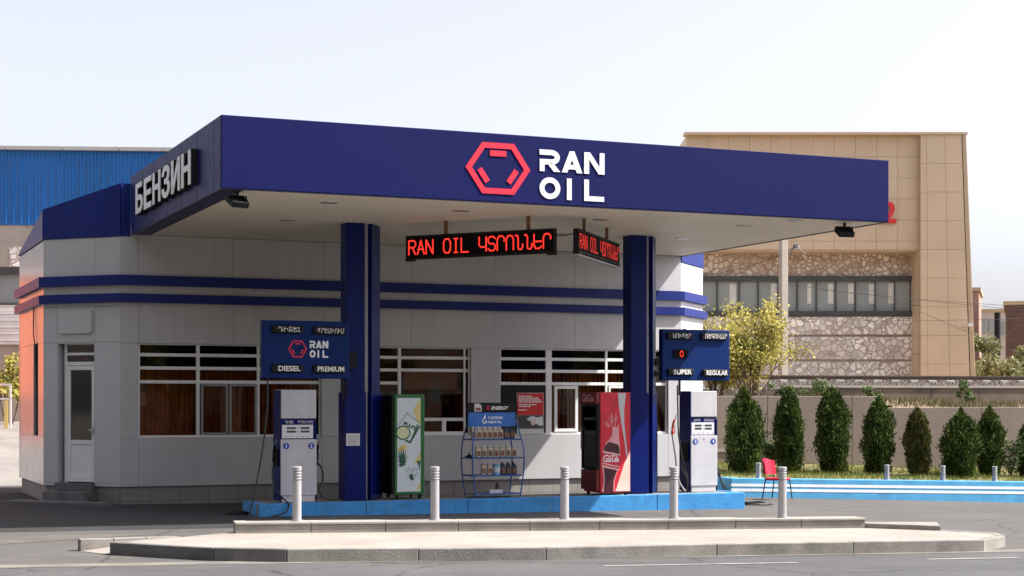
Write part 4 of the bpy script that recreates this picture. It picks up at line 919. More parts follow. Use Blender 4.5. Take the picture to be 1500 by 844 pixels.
for k in range(26):
    a = R(rr.uniform(35, 150)); r0 = rr.uniform(.06, .2); r1 = r0+rr.uniform(.04, .13); c = P(.42, .60)
    p, q_ = (c[0]+r0*math.cos(a), c[1]+r0*1.5*math.sin(a)), (c[0]+r1*math.cos(a), c[1]+r1*1.5*math.sin(a))
    if x0 < min(p[0], q_[0]) and max(p[0], q_[0]) < x1: b.band([p, q_], .008, -.0075-.00006*k, -.0055)
b.build('print_splash', M['pink'], pr)

# oil bottle rack
v = 3.85; u = UV(697, 690, v)[0]; wd = UV(762, 690, v)[0]-u; D = .55
o = thing('bottle_rack', W(u, v, IZ), TH, 'blue steel rack with oil bottles and blue header board on the island', 'display rack')
rk = o; f = MB()
zs4 = (.06, .42, .76, 1.12)
def bow(z): return .075*math.sin(math.pi*min(1, z/1.5))
corn = [(0, 0, -1, -1), (wd, 0, 1, -1), (0, D, -1, 1), (wd, D, 1, 1)]
for cx, cy, sx, sy in corn:
    pts = [(cx+sx*bow(z)-sx*.10*max(0, z-1.0), cy+sy*bow(z)*.3+(0 if sy > 0 else .18*max(0, z-.9)), z) for z in [i*.15 for i in range(11)]]
    f.tube(pts, .014, 8)
for z in zs4:
    e = bow(z); t_ = .18*max(0, z-.9)
    f.tube([(-e, t_, z), (wd+e, t_, z)], .012, 6); f.tube([(-e, D, z), (wd+e, D, z)], .012, 6); f.tube([(-e, t_, z), (-e, D, z)], .012, 6); f.tube([(wd+e, t_, z), (wd+e, D, z)], .012, 6)
f.build('frame', M['rack'], o)
for z in zs4:
    b = MB(); e = bow(z)-.01; b.box(-e, wd+e, .03+.18*max(0, z-.9), D-.02, z+.002, z+.012); b.build('shelf', M['rack'], o)
hx0 = UV(686, 620, v+.2)[0]-u; hx1 = UV(755, 620, v+.2)[0]-u; hz1 = UV(720, 604.5, v+.2)[1]-IZ; hz0 = UV(720, 625, v+.2)[1]-IZ
b = MB(); b.box(hx0, hx1, .2, .235, hz0, hz1); hb = b.build('header_board', M['headblue'], o, bevel=.004)
t = MB(); hw = hx1-hx0; put_text(t, 'ГАЗПРОМ', hx0+hw*.42, hx0+hw*.72, hz0+.145, hz0+.20, .196, .1995); put_text(t, 'НЕФТЬ', hx0+hw*.42, hx0+hw*.70, hz0+.06, hz0+.115, .196, .1995)
gx, gz_ = hx0+hw*.345, hz0+.115
t.band(arc(gx, gz_, .042, .05, 60, 330, 12) + [(gx+.04, gz_-.01), (gx+.012, gz_-.008)], .018, .196, .1995)
t.plate([(gx-.008, gz_+.04), (gx+.02, gz_+.055), (gx+.012, gz_+.13), (gx-.012, gz_+.08)], .1962, .1995); t.build('lettering', M['letter'], hb)
kz0 = hz1+.01; kz1 = UV(720, 590, v+.25)[1]-IZ; kx0 = hx0; kx1 = UV(758, 600, v+.25)[0]-u
b = MB(); b.box(kx0, kx1, .25, .28, kz0-.05, kz1); k2 = b.build('top_board', M['black'], o)
t = MB(); kw = kx1-kx0; put_text(t, 'ENERGY', kx0+kw*.47, kx0+kw*.80, kz0+.045, kz0+.115, .246, .2495, .02); t.build('lettering', M['letter'], k2)
t = MB(); put_text(t, 'G', kx0+kw*.37, kx0+kw*.43, kz0+.045, kz0+.125, .246, .2495, .02); t.build('red_letter', M['red'], k2)
t = MB(); t.plate([(kx0+kw*.14, kz0+.01), (kx0+kw*.28, kz0+.01), (kx0+kw*.28, kz0+.12), (kx0+kw*.24, kz0+.165), (kx0+kw*.14, kz0+.165)], .246, .2495); t.build('bottle_print', M['paper'], k2)
t = MB(); t.plate([(kx0+kw*.16, kz0+.03), (kx0+kw*.26, kz0+.03), (kx0+kw*.26, kz0+.085), (kx0+kw*.16, kz0+.085)], .242, .2455); t.build('print_label', M['brownl'], k2)

def bottle_parts(o, mb_, ml, capm, w=.105, h=.24, d=.07):
    b = MB(); b.prism([(-w/2, -d/2), (w/2, -d/2), (w/2, d/2), (-w/2, d/2)], 0, h*.74)
    b.prism([(-w/2, -d/2), (w/2*.5, -d/2), (w/2*.5, d/2), (-w/2, d/2)], h*.742, h*.88); b.build('body', M[mb_], o, bevel=.014)
    b = MB(); b.lathe([(.022, h*.88), (.022, h), (.004, h+.001)], 12, (-w*.18, 0)); b.build('cap', M[capm], o)
    b = MB(); b.plate([(-w*.36, h*.12), (w*.36, h*.12), (w*.36, h*.5), (-w*.36, h*.58)], -d/2-.003, -d/2-.0005); b.build('label', M[ml], o)
def place_bottles(px0, px1, n, zi, kind, labf, group, proto, y):
    x0_, x1_ = [UV(p, 650, v+y)[0]-u for p in (px0, px1)]
    for i in range(n):
        x = x0_+(x1_-x0_)*(i/(n-1) if n > 1 else 0); z = zs4[zi]+.0125; loc = W(u+x, v+y, IZ+z)
        rz = TH+rng.uniform(-.12, .12)
        if proto[0] is None:
            t = thing('oil_bottle', loc, rz, labf(i), 'oil bottle', group); bottle_parts(t, *kind); proto[0] = t
        else: t = dup(proto[0], loc, rz, labf(i)); t['group'] = group
pale, dark = [None], [None]
place_bottles(694, 733, 6, 3, ('bottle', 'brownl', 'paper'), lambda i: 'pale oil bottle on the top rack shelf, %s of six' % ORD[i].replace('leftmost', 'first from the left'), 'pale oil bottles on the rack', pale, .22)
place_bottles(741, 750, 2, 3, ('bottled', 'brownl', 'black'), lambda i: ['dark oil bottle on the top rack shelf beside the last pale bottle', 'dark oil bottle at the right end of the top rack shelf'][i], 'dark oil bottles on the rack', dark, .22)
place_bottles(700, 753, 7, 2, ('bottle', 'brownl', 'paper'), lambda i: 'pale oil bottle on the middle rack shelf, %s of seven' % ORD[i].replace('leftmost', 'first from the left'), 'pale oil bottles on the rack', pale, .2)
place_bottles(708, 717, 2, 1, ('bottle', 'brownl', 'paper'), lambda i: ['pale oil bottle at the left end of the low rack shelf', 'pale oil bottle on the low rack shelf touching the blue can'][i], 'pale oil bottles on the rack', pale, .2)
place_bottles(737, 753, 3, 1, ('bottled', 'brownl', 'black'), lambda i: ['dark oil bottle on the low rack shelf beside the blue can', 'dark oil bottle on the low rack shelf between two dark ones', 'dark oil bottle at the right end of the low rack shelf'][i], 'dark oil bottles on the rack', dark, .2)
x = UV(727, 690, v+.2)[0]-u
t = thing('oil_can', W(u+x, v+.2, IZ+zs4[1]+.0125), TH, 'light blue round can between the bottles of the low rack shelf', 'can')
MB().lathe([(.072, 0), (.074, .19), (.078, .192), (.078, .205), (.005, .206)], 20).build('can_body', M['canblue'], t, smooth=True); MB().lathe([(.0755, .05), (.0755, .14)], 20).build('label', M['paper'], t, smooth=True)
x = UV(724, 720, v+.25)[0]-u
t = thing('paper_box', W(u+x, v+.25, IZ+zs4[0]+.0125), TH, 'flat white carton lying on the lowest rack shelf', 'box')
b = MB(); b.box(-.14, .14, -.1, .1, 0, .045); b.build('carton', M['paper'], t, bevel=.004); b = MB(); b.box(-.145, .145, -.105, .105, .046, .06); b.build('lid', M['white'], t)
x = UV(730, 715, v+.3)[0]-u
t = dup(dark[0], W(u+x+.03, v+.42, IZ+zs4[0]+.0125), TH, 'dark oil bottle standing behind the white carton on the lowest shelf'); t.scale = (.7, .7, .8)
x = UV(690, 668, v+.4)[0]-u
t = thing('funnel', W(u+.02, v+.40, IZ+zs4[2]+.0125), TH, 'small black funnel at the left end of the middle rack shelf', 'funnel')
MB().lathe([(.09, 0), (.03, .05), (.012, .055), (.01, .1)], 14).build('cone', M['black'], t)

# red poster on the black board of the right window
pu0, pz0 = UV(757.5, 636, V0+.03); pu1, pz1 = UV(797, 575.5, V0+.03); wd = pu1-pu0; hh = pz1-pz0
t = thing('window_poster', W(pu0, V0+.044, pz0), TH, 'red and white paper poster with a photo on the black window board', 'poster')
b = MB(); b.box(0, wd, 0, .006, 0, hh); sh = b.build('sheet', M['paper'], t)
b = MB(); b.box(.01, wd-.01, -.003, -.0005, hh*.46, hh-.01); b.build('red_field', M['poster'], t)
b = MB(); b.box(.01, wd-.01, -.003, -.0005, hh*.13, hh*.455); b.build('photo_field', M['dgray'], t)
b = MB(); b.plate([(wd*.35, hh*.36), (wd*.55, hh*.44), (wd*.75, hh*.40), (wd*.95, hh*.43), (wd*.97, hh*.22), (wd*.85, hh*.19), (wd*.7, hh*.26), (wd*.5, hh*.30)], -.006, -.0035); b.build('photo_rag', M['white'], t)
b = MB(); b.plate([(wd*.5, hh*.27), (wd*.66, hh*.33), (wd*.72, hh*.25), (wd*.58, hh*.2)], -.008, -.0062); b.build('photo_hand', M['cream'], t)
b = MB()
for k, (z, e) in enumerate(((.90, .55), (.855, .82), (.81, .88), (.765, .92), (.70, .74), (.655, .5), (.57, .36))):
    x_ = .07
    while x_ < e:
        w_ = rng.uniform(.05, .13); b.box(wd*x_, wd*min(e, x_+w_), -.005, -.0032, hh*z, hh*z+.028); x_ += w_+.025
b.build('lettering', M['letter'], t)

# hanging LED text displays
GL = {'R': [[(0, 0), (0, 7), (3, 7), (4, 6), (4, 4.5), (3, 3.5), (0, 3.5)], [(2, 3.5), (4, 0)]], 'A': [[(0, 0), (2, 7), (4, 0)], [(.8, 2.3), (3.2, 2.3)]], 'N': [[(0, 0), (0, 7), (4, 0), (4, 7)]],
      'O': [[(1, 0), (3, 0), (4, 1.5), (4, 5.5), (3, 7), (1, 7), (0, 5.5), (0, 1.5), (1, 0)]], 'I': [[(1, 7), (3, 7)], [(2, 7), (2, 0)], [(1, 0), (3, 0)]], 'L': [[(0, 7), (0, 0), (4, 0)]],
      'Կ': [[(0, 7), (0, 3), (1, 2.2), (4, 2.2)], [(4, 7), (4, 2.2), (4, 0)], ], 'Տ': [[(4, 6), (3, 7), (1, 7), (0, 6), (0, 4.5), (1, 3.7), (3, 3.3), (4, 2.5), (4, 1), (3, 0), (1, 0), (0, 1)]],
      'Ր': [[(0, 0), (0, 5.5), (1, 7), (3, 7), (4, 6), (4, 4.5)]], 'Ո': [[(0, 0), (0, 5.5), (1, 7), (3, 7), (4, 5.5), (4, 0)]], 'Ն': [[(0, 7), (1, 7), (1.4, 6), (1.4, 1), (2, 0), (3.4, 0), (4, 1), (4, 2.5)]],
      'Ե': [[(0, 7), (0, 1.5), (1, 0), (3, 0), (4, 1)], [(0, 3.7), (4, 3.7)]], ' ': []}
def leddots(mb, body, x0, x1, z0, z1, y):
    n = len(body); adv = (x1-x0)/(n*5.2-1.2); sz = (z1-z0)/7; r = min(adv, sz)*.44
    seen = set()
    for i, ch in enumerate(body):
        for st in GL[ch]:
            for a, b in zip(st, st[1:]):
                k = max(1, int(max(abs(a[0]-b[0]), abs(a[1]-b[1]))*2.2))
                for j in range(k+1):
                    gx = round((a[0]+(b[0]-a[0])*j/k)*2)/2; gzz = round((a[1]+(b[1]-a[1])*j/k)*2)/2
                    key = (i, round(gx, 2), round(gzz, 2))
                    if key in seen: continue
                    seen.add(key); x = x0+(i*5.2+gx)*adv; z = z0+gzz*sz
                    mb.plate([(x-r, z), (x, z-r), (x+r, z), (x, z+r)], y-.004, y-.0005)
def ledsign(P, ang, pxl, pxr, ypt, ypb, rods, label, dim):
    x0_, _ = plane_hit(pxl, 350, P, ang); x1_, z1_ = plane_hit(pxr, ypt, P, ang); _, z0_ = plane_hit(pxr, ypb, P, ang)
    base = Vector((P[0]+math.cos(ang)*x0_, P[1]+math.sin(ang)*x0_, z0_)); wd = x1_-x0_; hh = z1_-z0_
    o = thing('led_display', base, ang, label, 'LED display', 'hanging red text displays')
    b = MB(); b.box(0, wd, .004, .11, 0, hh); b.build('case', M['black'], o, bevel=.006)
    b = MB(); b.box(.03, wd-.03, .001, .0035, .04, hh-.04); sc_ = b.build('screen', M['screen'], o)
    b = MB(); leddots(b, 'RAN OIL ԿՏՐՈՆՆԵՐ', .075, wd-.075, hh*.21, hh*.78, .001); b.build('lettering', M['leddim' if dim else 'led'], sc_)
    b = MB(); b.box(-.004, .16, -.003, .115, -.03, .035); b.box(wd-.16, wd+.004, -.003, .115, -.03, .035); b.build('corner_cap', M['black'], o)
    if dim:
        b = MB(); b.box(0, wd, -.008, .12, -.055, -.031); b.build('tray', M['grayp'], o)
    for px in rods:
        x = plane_hit(px, 340, P, ang)[0]-x0_; b = MB(); b.box(x-.03, x+.03, .03, .08, hh+.001, CZ0-.006-z0_); b.build('hanger_rod', M['brownl'], o)
    return o, base, wd, hh
o, bs1, wd1, hh1 = ledsign((-1.26, 31.0), math.atan2(-.8, 1.53), 594, 812, 334, 370.5, (651, 772), 'red text display facing the road, left of the two hanging under the canopy', 0)
o, bs2, wd2, hh2 = ledsign((1.367, 30.55), math.atan2(1.65, .523), 848, 908, 357, 389, (860, 893), 'dim red text display turned sideways, right of the two hanging under the canopy', 1)
a = math.atan2(-.8, 1.53); e1 = bs1+Vector((math.cos(a)*wd1, math.sin(a)*wd1+.05, hh1*.72)); e2 = bs2+Vector((-.05, .05, hh2*.8))
t = MB().tube([e1, e1.lerp(e2, .5)-Vector((0, 0, .02)), e2], .012, 6).build('link_cable', M['wire']); tag(t, 'short dark cable between the two hanging red text displays', 'cable')

# red chair
p = gp(1139, 731); o = thing('chair', p, R(52), 'red padded chair with black legs in front of the blue low wall', 'chair')
b = MB(); b.box(-.23, .23, -.22, .22, .43, .49); b.build('seat', M['chair'], o, bevel=.03)
b = MB()
n = 6
for i in range(n):
    x0_, x1_ = -.24+.48*i/n, -.24+.48*(i+1)/n; f_ = lambda x: .26-.10*(abs(x)/.24)**2
    b.add([(x0_, f_(x0_), .56), (x1_, f_(x1_), .56), (x1_, f_(x1_)+.05, .93-.06*abs(x1_)/.24), (x0_, f_(x0_)+.05, .93-.06*abs(x0_)/.24), (x0_, f_(x0_)+.04, .56), (x1_, f_(x1_)+.04, .56), (x1_, f_(x1_)+.09, .93-.06*abs(x1_)/.24), (x0_, f_(x0_)+.09, .93-.06*abs(x0_)/.24)],
          [(0, 1, 2, 3), (4, 7, 6, 5), (0, 4, 5, 1), (3, 2, 6, 7)] + ([(0, 3, 7, 4)] if i == 0 else []) + ([(1, 5, 6, 2)] if i == n-1 else []))
b.build('backrest', M['chair'], o)
for sx in (-1, 1):
    for y0_, y1_ in ((-.2, -.25), (.2, .27)):
        b = MB(); b.tube([(sx*.20, y0_, .44), (sx*.23, y1_, 0)], .013, 8); b.build('leg', M['black'], o)
    b = MB(); b.tube([(sx*.20, .2, .44), (sx*.21, .24, .6), (sx*.18, .27, .8)], .012, 8); b.build('back_frame', M['black'], o)
# ------------------------------------------------------------------ blue wall, lawn and planting on the right
wa = gp(1071, 728); wang = R(17); WLn = 16.0
def bwp(a, n=0): return Vector((wa.x+math.cos(wang)*a-math.sin(wang)*n, wa.y+math.sin(wang)*a+math.cos(wang)*n, 0))
o = thing('blue_wall', (wa.x, wa.y, 0), wang, 'low light blue wall with two white stripes in front of the lawn', 'wall')
BH = .46
bz_ = lambda x, y: gz(*bwp(x, y)[:2])
BT0 = H+(HY-700.5)/F*wa.y
bt_ = lambda x, y: BT0-.0245*x
q = MB(); q.prism([(0, 0), (WLn, 0), (WLn, .3), (0, .3)], lambda x, y: bz_(x, y)-.15, bt_)
q.prism([(0, .301), (.3, .301), (.3, 6), (0, 6)], lambda x, y: bz_(x, y)-.15, bt_); q.build('wall_body', M['wallblue'], o, bevel=.015)
q = MB()
for z in (-.16, -.275): q.prism([(.0, -.006), (WLn, -.006), (WLn, .0), (.0, .0)], lambda x, y, z=z: bt_(x, y)+z-.032, lambda x, y, z=z: bt_(x, y)+z+.032)
q.build('stripe', M['letter'], o)
labs = ['short white bollard on the blue wall behind the red chair', 'short white bollard on the blue wall before the fourth thuja from the left', 'short white bollard on the blue wall before the bronze thuja', 'short white bollard on the blue wall before the leafy shrub']
pr = None
for px, lb_ in zip((1111, 1299, 1381, 1457), labs):
    a, _ = plane_hit(px, 700, bwp(0, .16), wang); p = bwp(a, .16); z = bt_(a, 0)
    if pr is None: pr = thing('bollard', (p.x, p.y, z), 0, lb_, 'bollard', 'short bollards on the blue wall'); bollard_parts(pr, .36, .06)
    else: dup(pr, (p.x, p.y, z), 1, lb_)
# lawn rising to the retaining wall
def lz(x, y):
    dx, dy = x-wa.x, y-wa.y; a = dx*math.cos(wang)+dy*math.sin(wang); n = -dx*math.sin(wang)+dy*math.cos(wang)
    t = max(0, min(1, n/5.5)); return bt_(a, 0)-.035+.34*t+.05*math.sin(x*1.3)*math.sin(y*1.1)*t
lw_ = MB(); nx, ny = 60, 18
for j in range(ny+1):
    for i in range(nx+1):
        p = bwp(.1+15.5*i/nx, .25+6.2*j/ny); lw_.v.append((p.x, p.y, lz(p.x, p.y)))
for j in range(ny):
    for i in range(nx): lw_.f.append((j*(nx+1)+i, j*(nx+1)+i+1, (j+1)*(nx+1)+i+1, (j+1)*(nx+1)+i)); lw_.mi.append(0)
lo_ = struct(lw_.build('lawn', M['lawn'], smooth=True))
# soil heaped against the wall
sh = MB(); nx = 40
for j in range(6):
    for i in range(nx+1):
        t = j/5; p = bwp(.2+15*i/nx, 4.1+1.9*t); x, y = p.x, p.y; sh.v.append((x, y, lz(x, y)+.02-.06*(1-t)+(.20+.12*math.sin(x*.9)+.08*math.sin(x*2.7+1))*t))
for j in range(5):
    for i in range(nx): sh.f.append((j*(nx+1)+i, j*(nx+1)+i+1, (j+1)*(nx+1)+i+1, (j+1)*(nx+1)+i)); sh.mi.append(0)
struct(sh.build('soil_bank', M['soil'], smooth=True))
def blades(mb, n, fx, fy, fz, h0, h1, w, r, dens=None):
    for _ in range(n):
        x, y = fx(), fy()
        if dens and r.random() > dens(x, y): continue
        z = fz(x, y); h = r.uniform(h0, h1); a = r.uniform(0, 6.28); l = r.uniform(-.5, .5)*h; m = r.uniform(-.5, .5)*h
        dx, dy = math.cos(a)*w, math.sin(a)*w
        mb.add([(x-dx, y-dy, z-.02), (x+dx, y+dy, z-.02), (x+l, y+m, z+h)], [(0, 1, 2)])
gr = random.Random(5); q = MB()
for _ in range(46000):
    a, n_ = gr.uniform(.1, 13), gr.uniform(.28, 4.9); p = bwp(a, n_)
    if gr.random() > max(.12, 1-max(0, n_-2.4)/2.2)*(.55+.45*math.sin(p.x*1.7+p.y)*math.sin(p.y*1.9-p.x*.6)): continue
    blades(q, 1, lambda: p.x, lambda: p.y, lz, .04, .15, .008, gr)
tag(q.build('grass', M['grassm']), 'patchy sunlit grass on the strip behind the blue wall', 'grass', kind='stuff')

def sprays(mb, n, cx, cy, z0, h, rx, ry, r, prof, size, up=.6, seed=0):
    # small leaf faces through the outer shell of a crown
    ph = [r.uniform(0, 6.28) for _ in range(6)]
    for _ in range(n):
        t = r.random(); a = r.uniform(0, 6.283); rad = prof(t)*(1+.13*math.sin(3*a+ph[0]+5*t)+.11*math.sin(5*a+ph[1]-11*t)+.09*math.sin(17*t+ph[2]+2*a)+.07*math.sin(9*a+ph[3]+23*t))
        k = r.random()**.4*(1+(r.random()**6)*.2)
        x = cx+rx*rad*k*math.cos(a); y = cy+ry*rad*k*math.sin(a); z = z0+h*t+r.uniform(-.03, .03)+(r.random()**4)*.14
        s = size*r.uniform(.6, 1.4)
        d = Vector((math.cos(a)*(1-up)+r.uniform(-.5, .5), math.sin(a)*(1-up)+r.uniform(-.5, .5), up+r.uniform(-.3, .5))).normalized()
        e = d.cross(Vector((r.uniform(-1, 1), r.uniform(-1, 1), r.uniform(-1, 1)))).normalized()*s*.38
        p = Vector((x, y, z)); mb.add([p-d*s*.4, p+e*.9, p+d*s, p-e*.9], [(0, 1, 2, 3)])
def wall_depth(px, n):
    k = (px-CX)/F; p = bwp(0, n); c, s = math.cos(wang), math.sin(wang); t = (k*p.y-p.x)/(c-k*s); return p.y+s*t
def thuja(px0, px1, pyt, pyb, d, label, m='thuja', top=.8, n=14500):
    d = wall_depth((px0+px1)/2, 1.35+d-40); cxp, hw = (px0+px1)/2, (px1-px0)/2*.87; px0, px1 = cxp-hw, cxp+hw
    c = dp((px0+px1)/2, pyb, d); w = (px1-px0)/F*d/2; zb = lz(c.x, d); zt_ = H+(HY-pyt)/F*d; h = zt_-zb
    o = thing('thuja_shrub', (c.x, d, zb), 0, label, 'shrub', 'clipped thuja shrubs along the retaining wall'); r = random.Random(int(px0))
    o.rotation_euler = (r.uniform(-.03, .03), r.uniform(-.045, .045), 0)
    prof = lambda t: .72+.28*math.sin(min(1, t/.45)*math.pi/2) if t < .5 else max(.05, (1-((t-.5)/.5)**2.6)**top)
    q = MB(); sprays(q, n, 0, 0, .04, h-.1, w, w*.95, r, prof, .05, .68); q.build('foliage', M[m], o)
    q = MB(); q.lathe([(max(.02, prof(t)*w*.62), .1+t*h*.88) for t in [i/10 for i in range(11)]], 14); q.build('shade_core', M['thujashade'], o)  # solid dark core, deep shadow between the sprays put into its colour
    q = MB(); q.tube([(0, 0, -.05), (.01, 0, .3)], [.05, .04], 8); q.build('trunk', M['bark'], o)
tl_ = [(1062, 1122, 572, 688, 40.0, 'broad egg-shaped thuja at the left end of the row beside the right fuel pump', 'thuja', 1.0), (1132, 1178, 573, 690, 40.2, 'slim pointed thuja standing right behind the red chair', 'thuja', .9),
       (1196, 1248, 571, 690, 40.4, 'tallest broad columnar thuja with flat top, third from the left', 'thuja', .55), (1262, 1311, 586, 690, 40.4, 'columnar thuja with domed top, fourth from the left', 'thuja', .7),
       (1325, 1364, 602, 693, 40.0, 'narrow bronze-tinged thuja, fifth from the left', 'thujab', .7), (1377, 1436, 602, 697, 39.8, 'wide cone-shaped thuja, sixth from the left', 'thuja', 1.2),
       (1429, 1472, 599, 691, 40.3, 'pointed thuja overlapping the wide cone-shaped one, seventh from the left', 'thuja', 1.0), (1490, 1532, 617, 692, 40.2, 'thuja cut by the right edge of the photo', 'thuja', .9)]
for a in tl_: thuja(*a)
def shrub(px, py, d, w, h, label, m='shrubm', n=700, size=.09):
    d = wall_depth(px, 1.5+d-40.6); c = dp(px, py, d); zb = lz(c.x, d); o = thing('leafy_shrub', (c.x, d, zb), 0, label, 'shrub'); r = random.Random(int(px)); q = MB(); st = MB()
    for k in range(7):
        a = r.uniform(0, 6.28); e = Vector((math.cos(a)*w*r.uniform(.3, .9), math.sin(a)*w*.6*r.uniform(.3, .9), h*r.uniform(.7, 1.05)))
        P_ = [Vector((0, 0, 0)), e*.5+Vector((0, 0, h*.12)), e]; st.tube(P_, [.012, .009, .005], 5, smooth=3)
        for i in range(n//7):
            t = r.uniform(.15, 1); p = P_[0].lerp(P_[1], t*2) if t < .5 else P_[1].lerp(P_[2], t*2-1)
            p = p+Vector((r.gauss(0, .08), r.gauss(0, .08), r.gauss(0, .06))); s = size*r.uniform(.6, 1.3)
            dd = Vector((r.uniform(-1, 1), r.uniform(-1, 1), r.uniform(-.2, 1))).normalized(); ee = dd.cross(Vector((r.uniform(-1, 1), r.uniform(-1, 1), .4))).normalized()*s*.3
            q.add([p-dd*s*.4, p+ee, p+dd*s*.6, p-ee], [(0, 1, 2, 3)])
    q.build('foliage', M[m], o); st.build('stems', M['bark'], o)
shrub(1481, 690, 40.6, .45, 1.15, 'loose light green leafy shrub between the last two thujas')
shrub(1126, 690, 41.2, .35, .75, 'small leafy shrub peeking between the first and second thuja')

# retaining wall, embankment, railway
o = thing('retaining_wall', (5.0, 44.3, 0), 0, 'long brown rendered retaining wall behind the thuja row', 'wall')
xs_ = dp(1289, 580, 44.3).x-5
q = MB(); zl_ = H+(HY-580.5)/F*44.3; zr_ = H+(HY-597)/F*44.3
nseg = 6
for i in range(nseg): q.box(xs_*i/nseg+.004, xs_*(i+1)/nseg-.004, 0, .35, .2, zl_)
for i in range(5): q.box(xs_+3*i+.004, xs_+3*(i+1)-.004, 0, .35, .2, zr_)
q.build('wall_body', M['retain'], o, bevel=.015)
q = MB(); q.box(.0, xs_*.53, -.04, .0, .72, .80); q.build('base_ledge', M['concrete'], o)
def ez(x, y): return 1.78+.08*math.sin(x*.7)+.25*max(0, min(1, (y-44.5)/4.8))+(.28 if x < 5+xs_ else 0)*max(0, 1-(y-44.5)/5)
em = MB(); nx, ny = 50, 8
for j in range(ny+1):
    for i in range(nx+1): x = 3+37*i/nx; y = 44.55+5.1*j/ny; em.v.append((x, y, ez(x, y)))
for j in range(ny):
    for i in range(nx): em.f.append((j*(nx+1)+i, j*(nx+1)+i+1, (j+1)*(nx+1)+i+1, (j+1)*(nx+1)+i)); em.mi.append(0)
struct(em.build('embankment', M['soil'], smooth=True))
q = MB(); q.box(3, 300, 50.4, 400, -.5, 2.0); struct(q.build('railway_terrain', M['soil']))
q = MB(); xe = dp(1205, 570, 49.5).x
for i in range(14): q.box(xe+1.6*i+.006, xe+1.6*(i+1)-.006, 49.4, 49.62, 1.6, H+(HY-568)/F*49.4)
o = q.build('track_edge_wall', M['edge'], bevel=.012)
q = MB(); zz = H+(HY-568)/F*49.4; q.box(xe, xe+22, 49.36, 49.64, zz+.002, zz+.07); q.build('coping', M['cap'], o); tag(o, 'long low concrete edge wall below the railway track', 'wall')
q = MB(); zt_ = H+(HY-558)/F*51; bl = [(49.63, 1.9), (49.63, 2.40), (50.6, zt_-.03), (54, zt_-.03), (55, 2.0)]
q.M = Matrix.Rotation(R(90), 4, 'Z'); q.plate([(y, z) for y, z in bl][::-1], -60, -3)
o = struct(q.build('ballast_bed', M['ballast']))
rr = random.Random(11); q = MB()
for _ in range(5200):
    x = rr.uniform(7, 24); y = rr.uniform(49.66, 50.75); z = 2.38+(zt_-2.41)*min(1, (y-49.63)/.97); s = rr.uniform(.03, .075)
    ang = rr.uniform(0, 6); c, s_ = math.cos(ang)*s, math.sin(ang)*s
    q.add([(x-c, y-s_, z), (x+s_, y-c, z), (x+c, y+s_, z), (x-s_, y+c, z), (x+rr.uniform(-.01, .01), y, z+s*1.1)], [(0, 1, 4), (1, 2, 4), (2, 3, 4), (3, 0, 4)])
tag(q.build('ballast_gravel', M['gravel']), 'grey crushed stone ballast heaped along the railway track', 'gravel', kind='stuff')
o = thing('railway_track', (7, 51, zt_-.03), 0, 'rusty railway track on a stone ballast bed above the retaining wall', 'railway')
for y in (0, 1.5):
    q = MB(); q.box(0, 40, y-.075, y+.075, .06, .075); q.box(0, 40, y-.012, y+.012, .075, .16); q.box(0, 40, y-.036, y+.036, .16, .2); q.build('rail', M['rail'], o)
for i in range(36):
    q = MB(); q.box(.1+i*.62, .36+i*.62, -.52, 2.0, -.04, .06); q.build('sleeper', M['sleeper'], o, bevel=.01)
wr = random.Random(8); q = MB()
blades(q, 9000, lambda: wr.uniform(5.5, 19), lambda: wr.uniform(44.7, 49.2), ez, .06, .30, .014, wr, lambda x, y: max(.03, .5+.5*math.sin(x*1.9)*math.sin(x*.77+y)))
tag(q.build('dry_weeds', M['drym']), 'dry grass and weeds on the bank below the railway', 'weeds', kind='stuff')
def bush(x, y, z, w, h, n, label, m='bushm', size=.1, group=None, name='bush'):
    o = thing(name, (x, y, z), 0, label, 'bush', group); r = random.Random(int(x*91+y)); q = MB(); st = MB()
    cl = [(r.gauss(0, .42)*w, r.gauss(0, .35)*w, h*r.uniform(.2, .92), r.uniform(.22, .42)*min(w, h)) for _ in range(14)]
    for i in range(n):
        c = cl[i % 14]; v_ = Vector((r.gauss(0, 1), r.gauss(0, 1), r.gauss(0, .9))).normalized()*c[3]*r.random()**.4; p = Vector(c[:3])+v_
        if p.z < .02: p.z = r.uniform(.02, .3)
        s = size*r.uniform(.6, 1.4); dd = Vector((r.uniform(-1, 1), r.uniform(-1, 1), r.uniform(-.3, 1))).normalized(); ee = dd.cross(Vector((r.uniform(-1, 1), r.uniform(-1, 1), .4))).normalized()*s*.35
        q.add([p-dd*s*.4, p+ee, p+dd*s*.6, p-ee], [(0, 1, 2, 3)])
    for c in cl: st.tube([(c[0]*.1, c[1]*.1, -.1), (c[0]*.5, c[1]*.5, c[2]*.55), c[:3]], [.03, .02, .008], 5, smooth=3)
    q.build('foliage', M[m], o); st.build('stems', M['bark'], o)
for px, py, d, w, h, lb_ in ((1185, 585, 47.5, .35, .5, 'green weed bush beside the yellow tree on the bank'), (1228, 582, 47, .6, .55, 'spreading green weed bush at the start of the track edge wall'), (1305, 593, 46, .3, .5, 'small green weed bush above the step in the retaining wall'), (1462, 590, 46.5, .3, .75, 'small weed bush on the bank near the right photo edge')):
    p = dp(px, py, d); bush(p.x, d, ez(p.x, d), w, h, 900, lb_, 'shrubm', .07)

PV = (9.7, 44.3); TW = Matrix.Translation((*PV, 0)) @ Matrix.Rotation(R(14), 4, 'Z') @ Matrix.Translation((-PV[0], -PV[1], 0))
for o in list(sc.objects):
    if o.parent is None and o.name.split('.')[0] in ('retaining_wall', 'embankment', 'track_edge_wall', 'ballast_bed', 'ballast_gravel', 'railway_track', 'dry_weeds', 'bush'): o.matrix_basis = TW @ o.matrix_basis
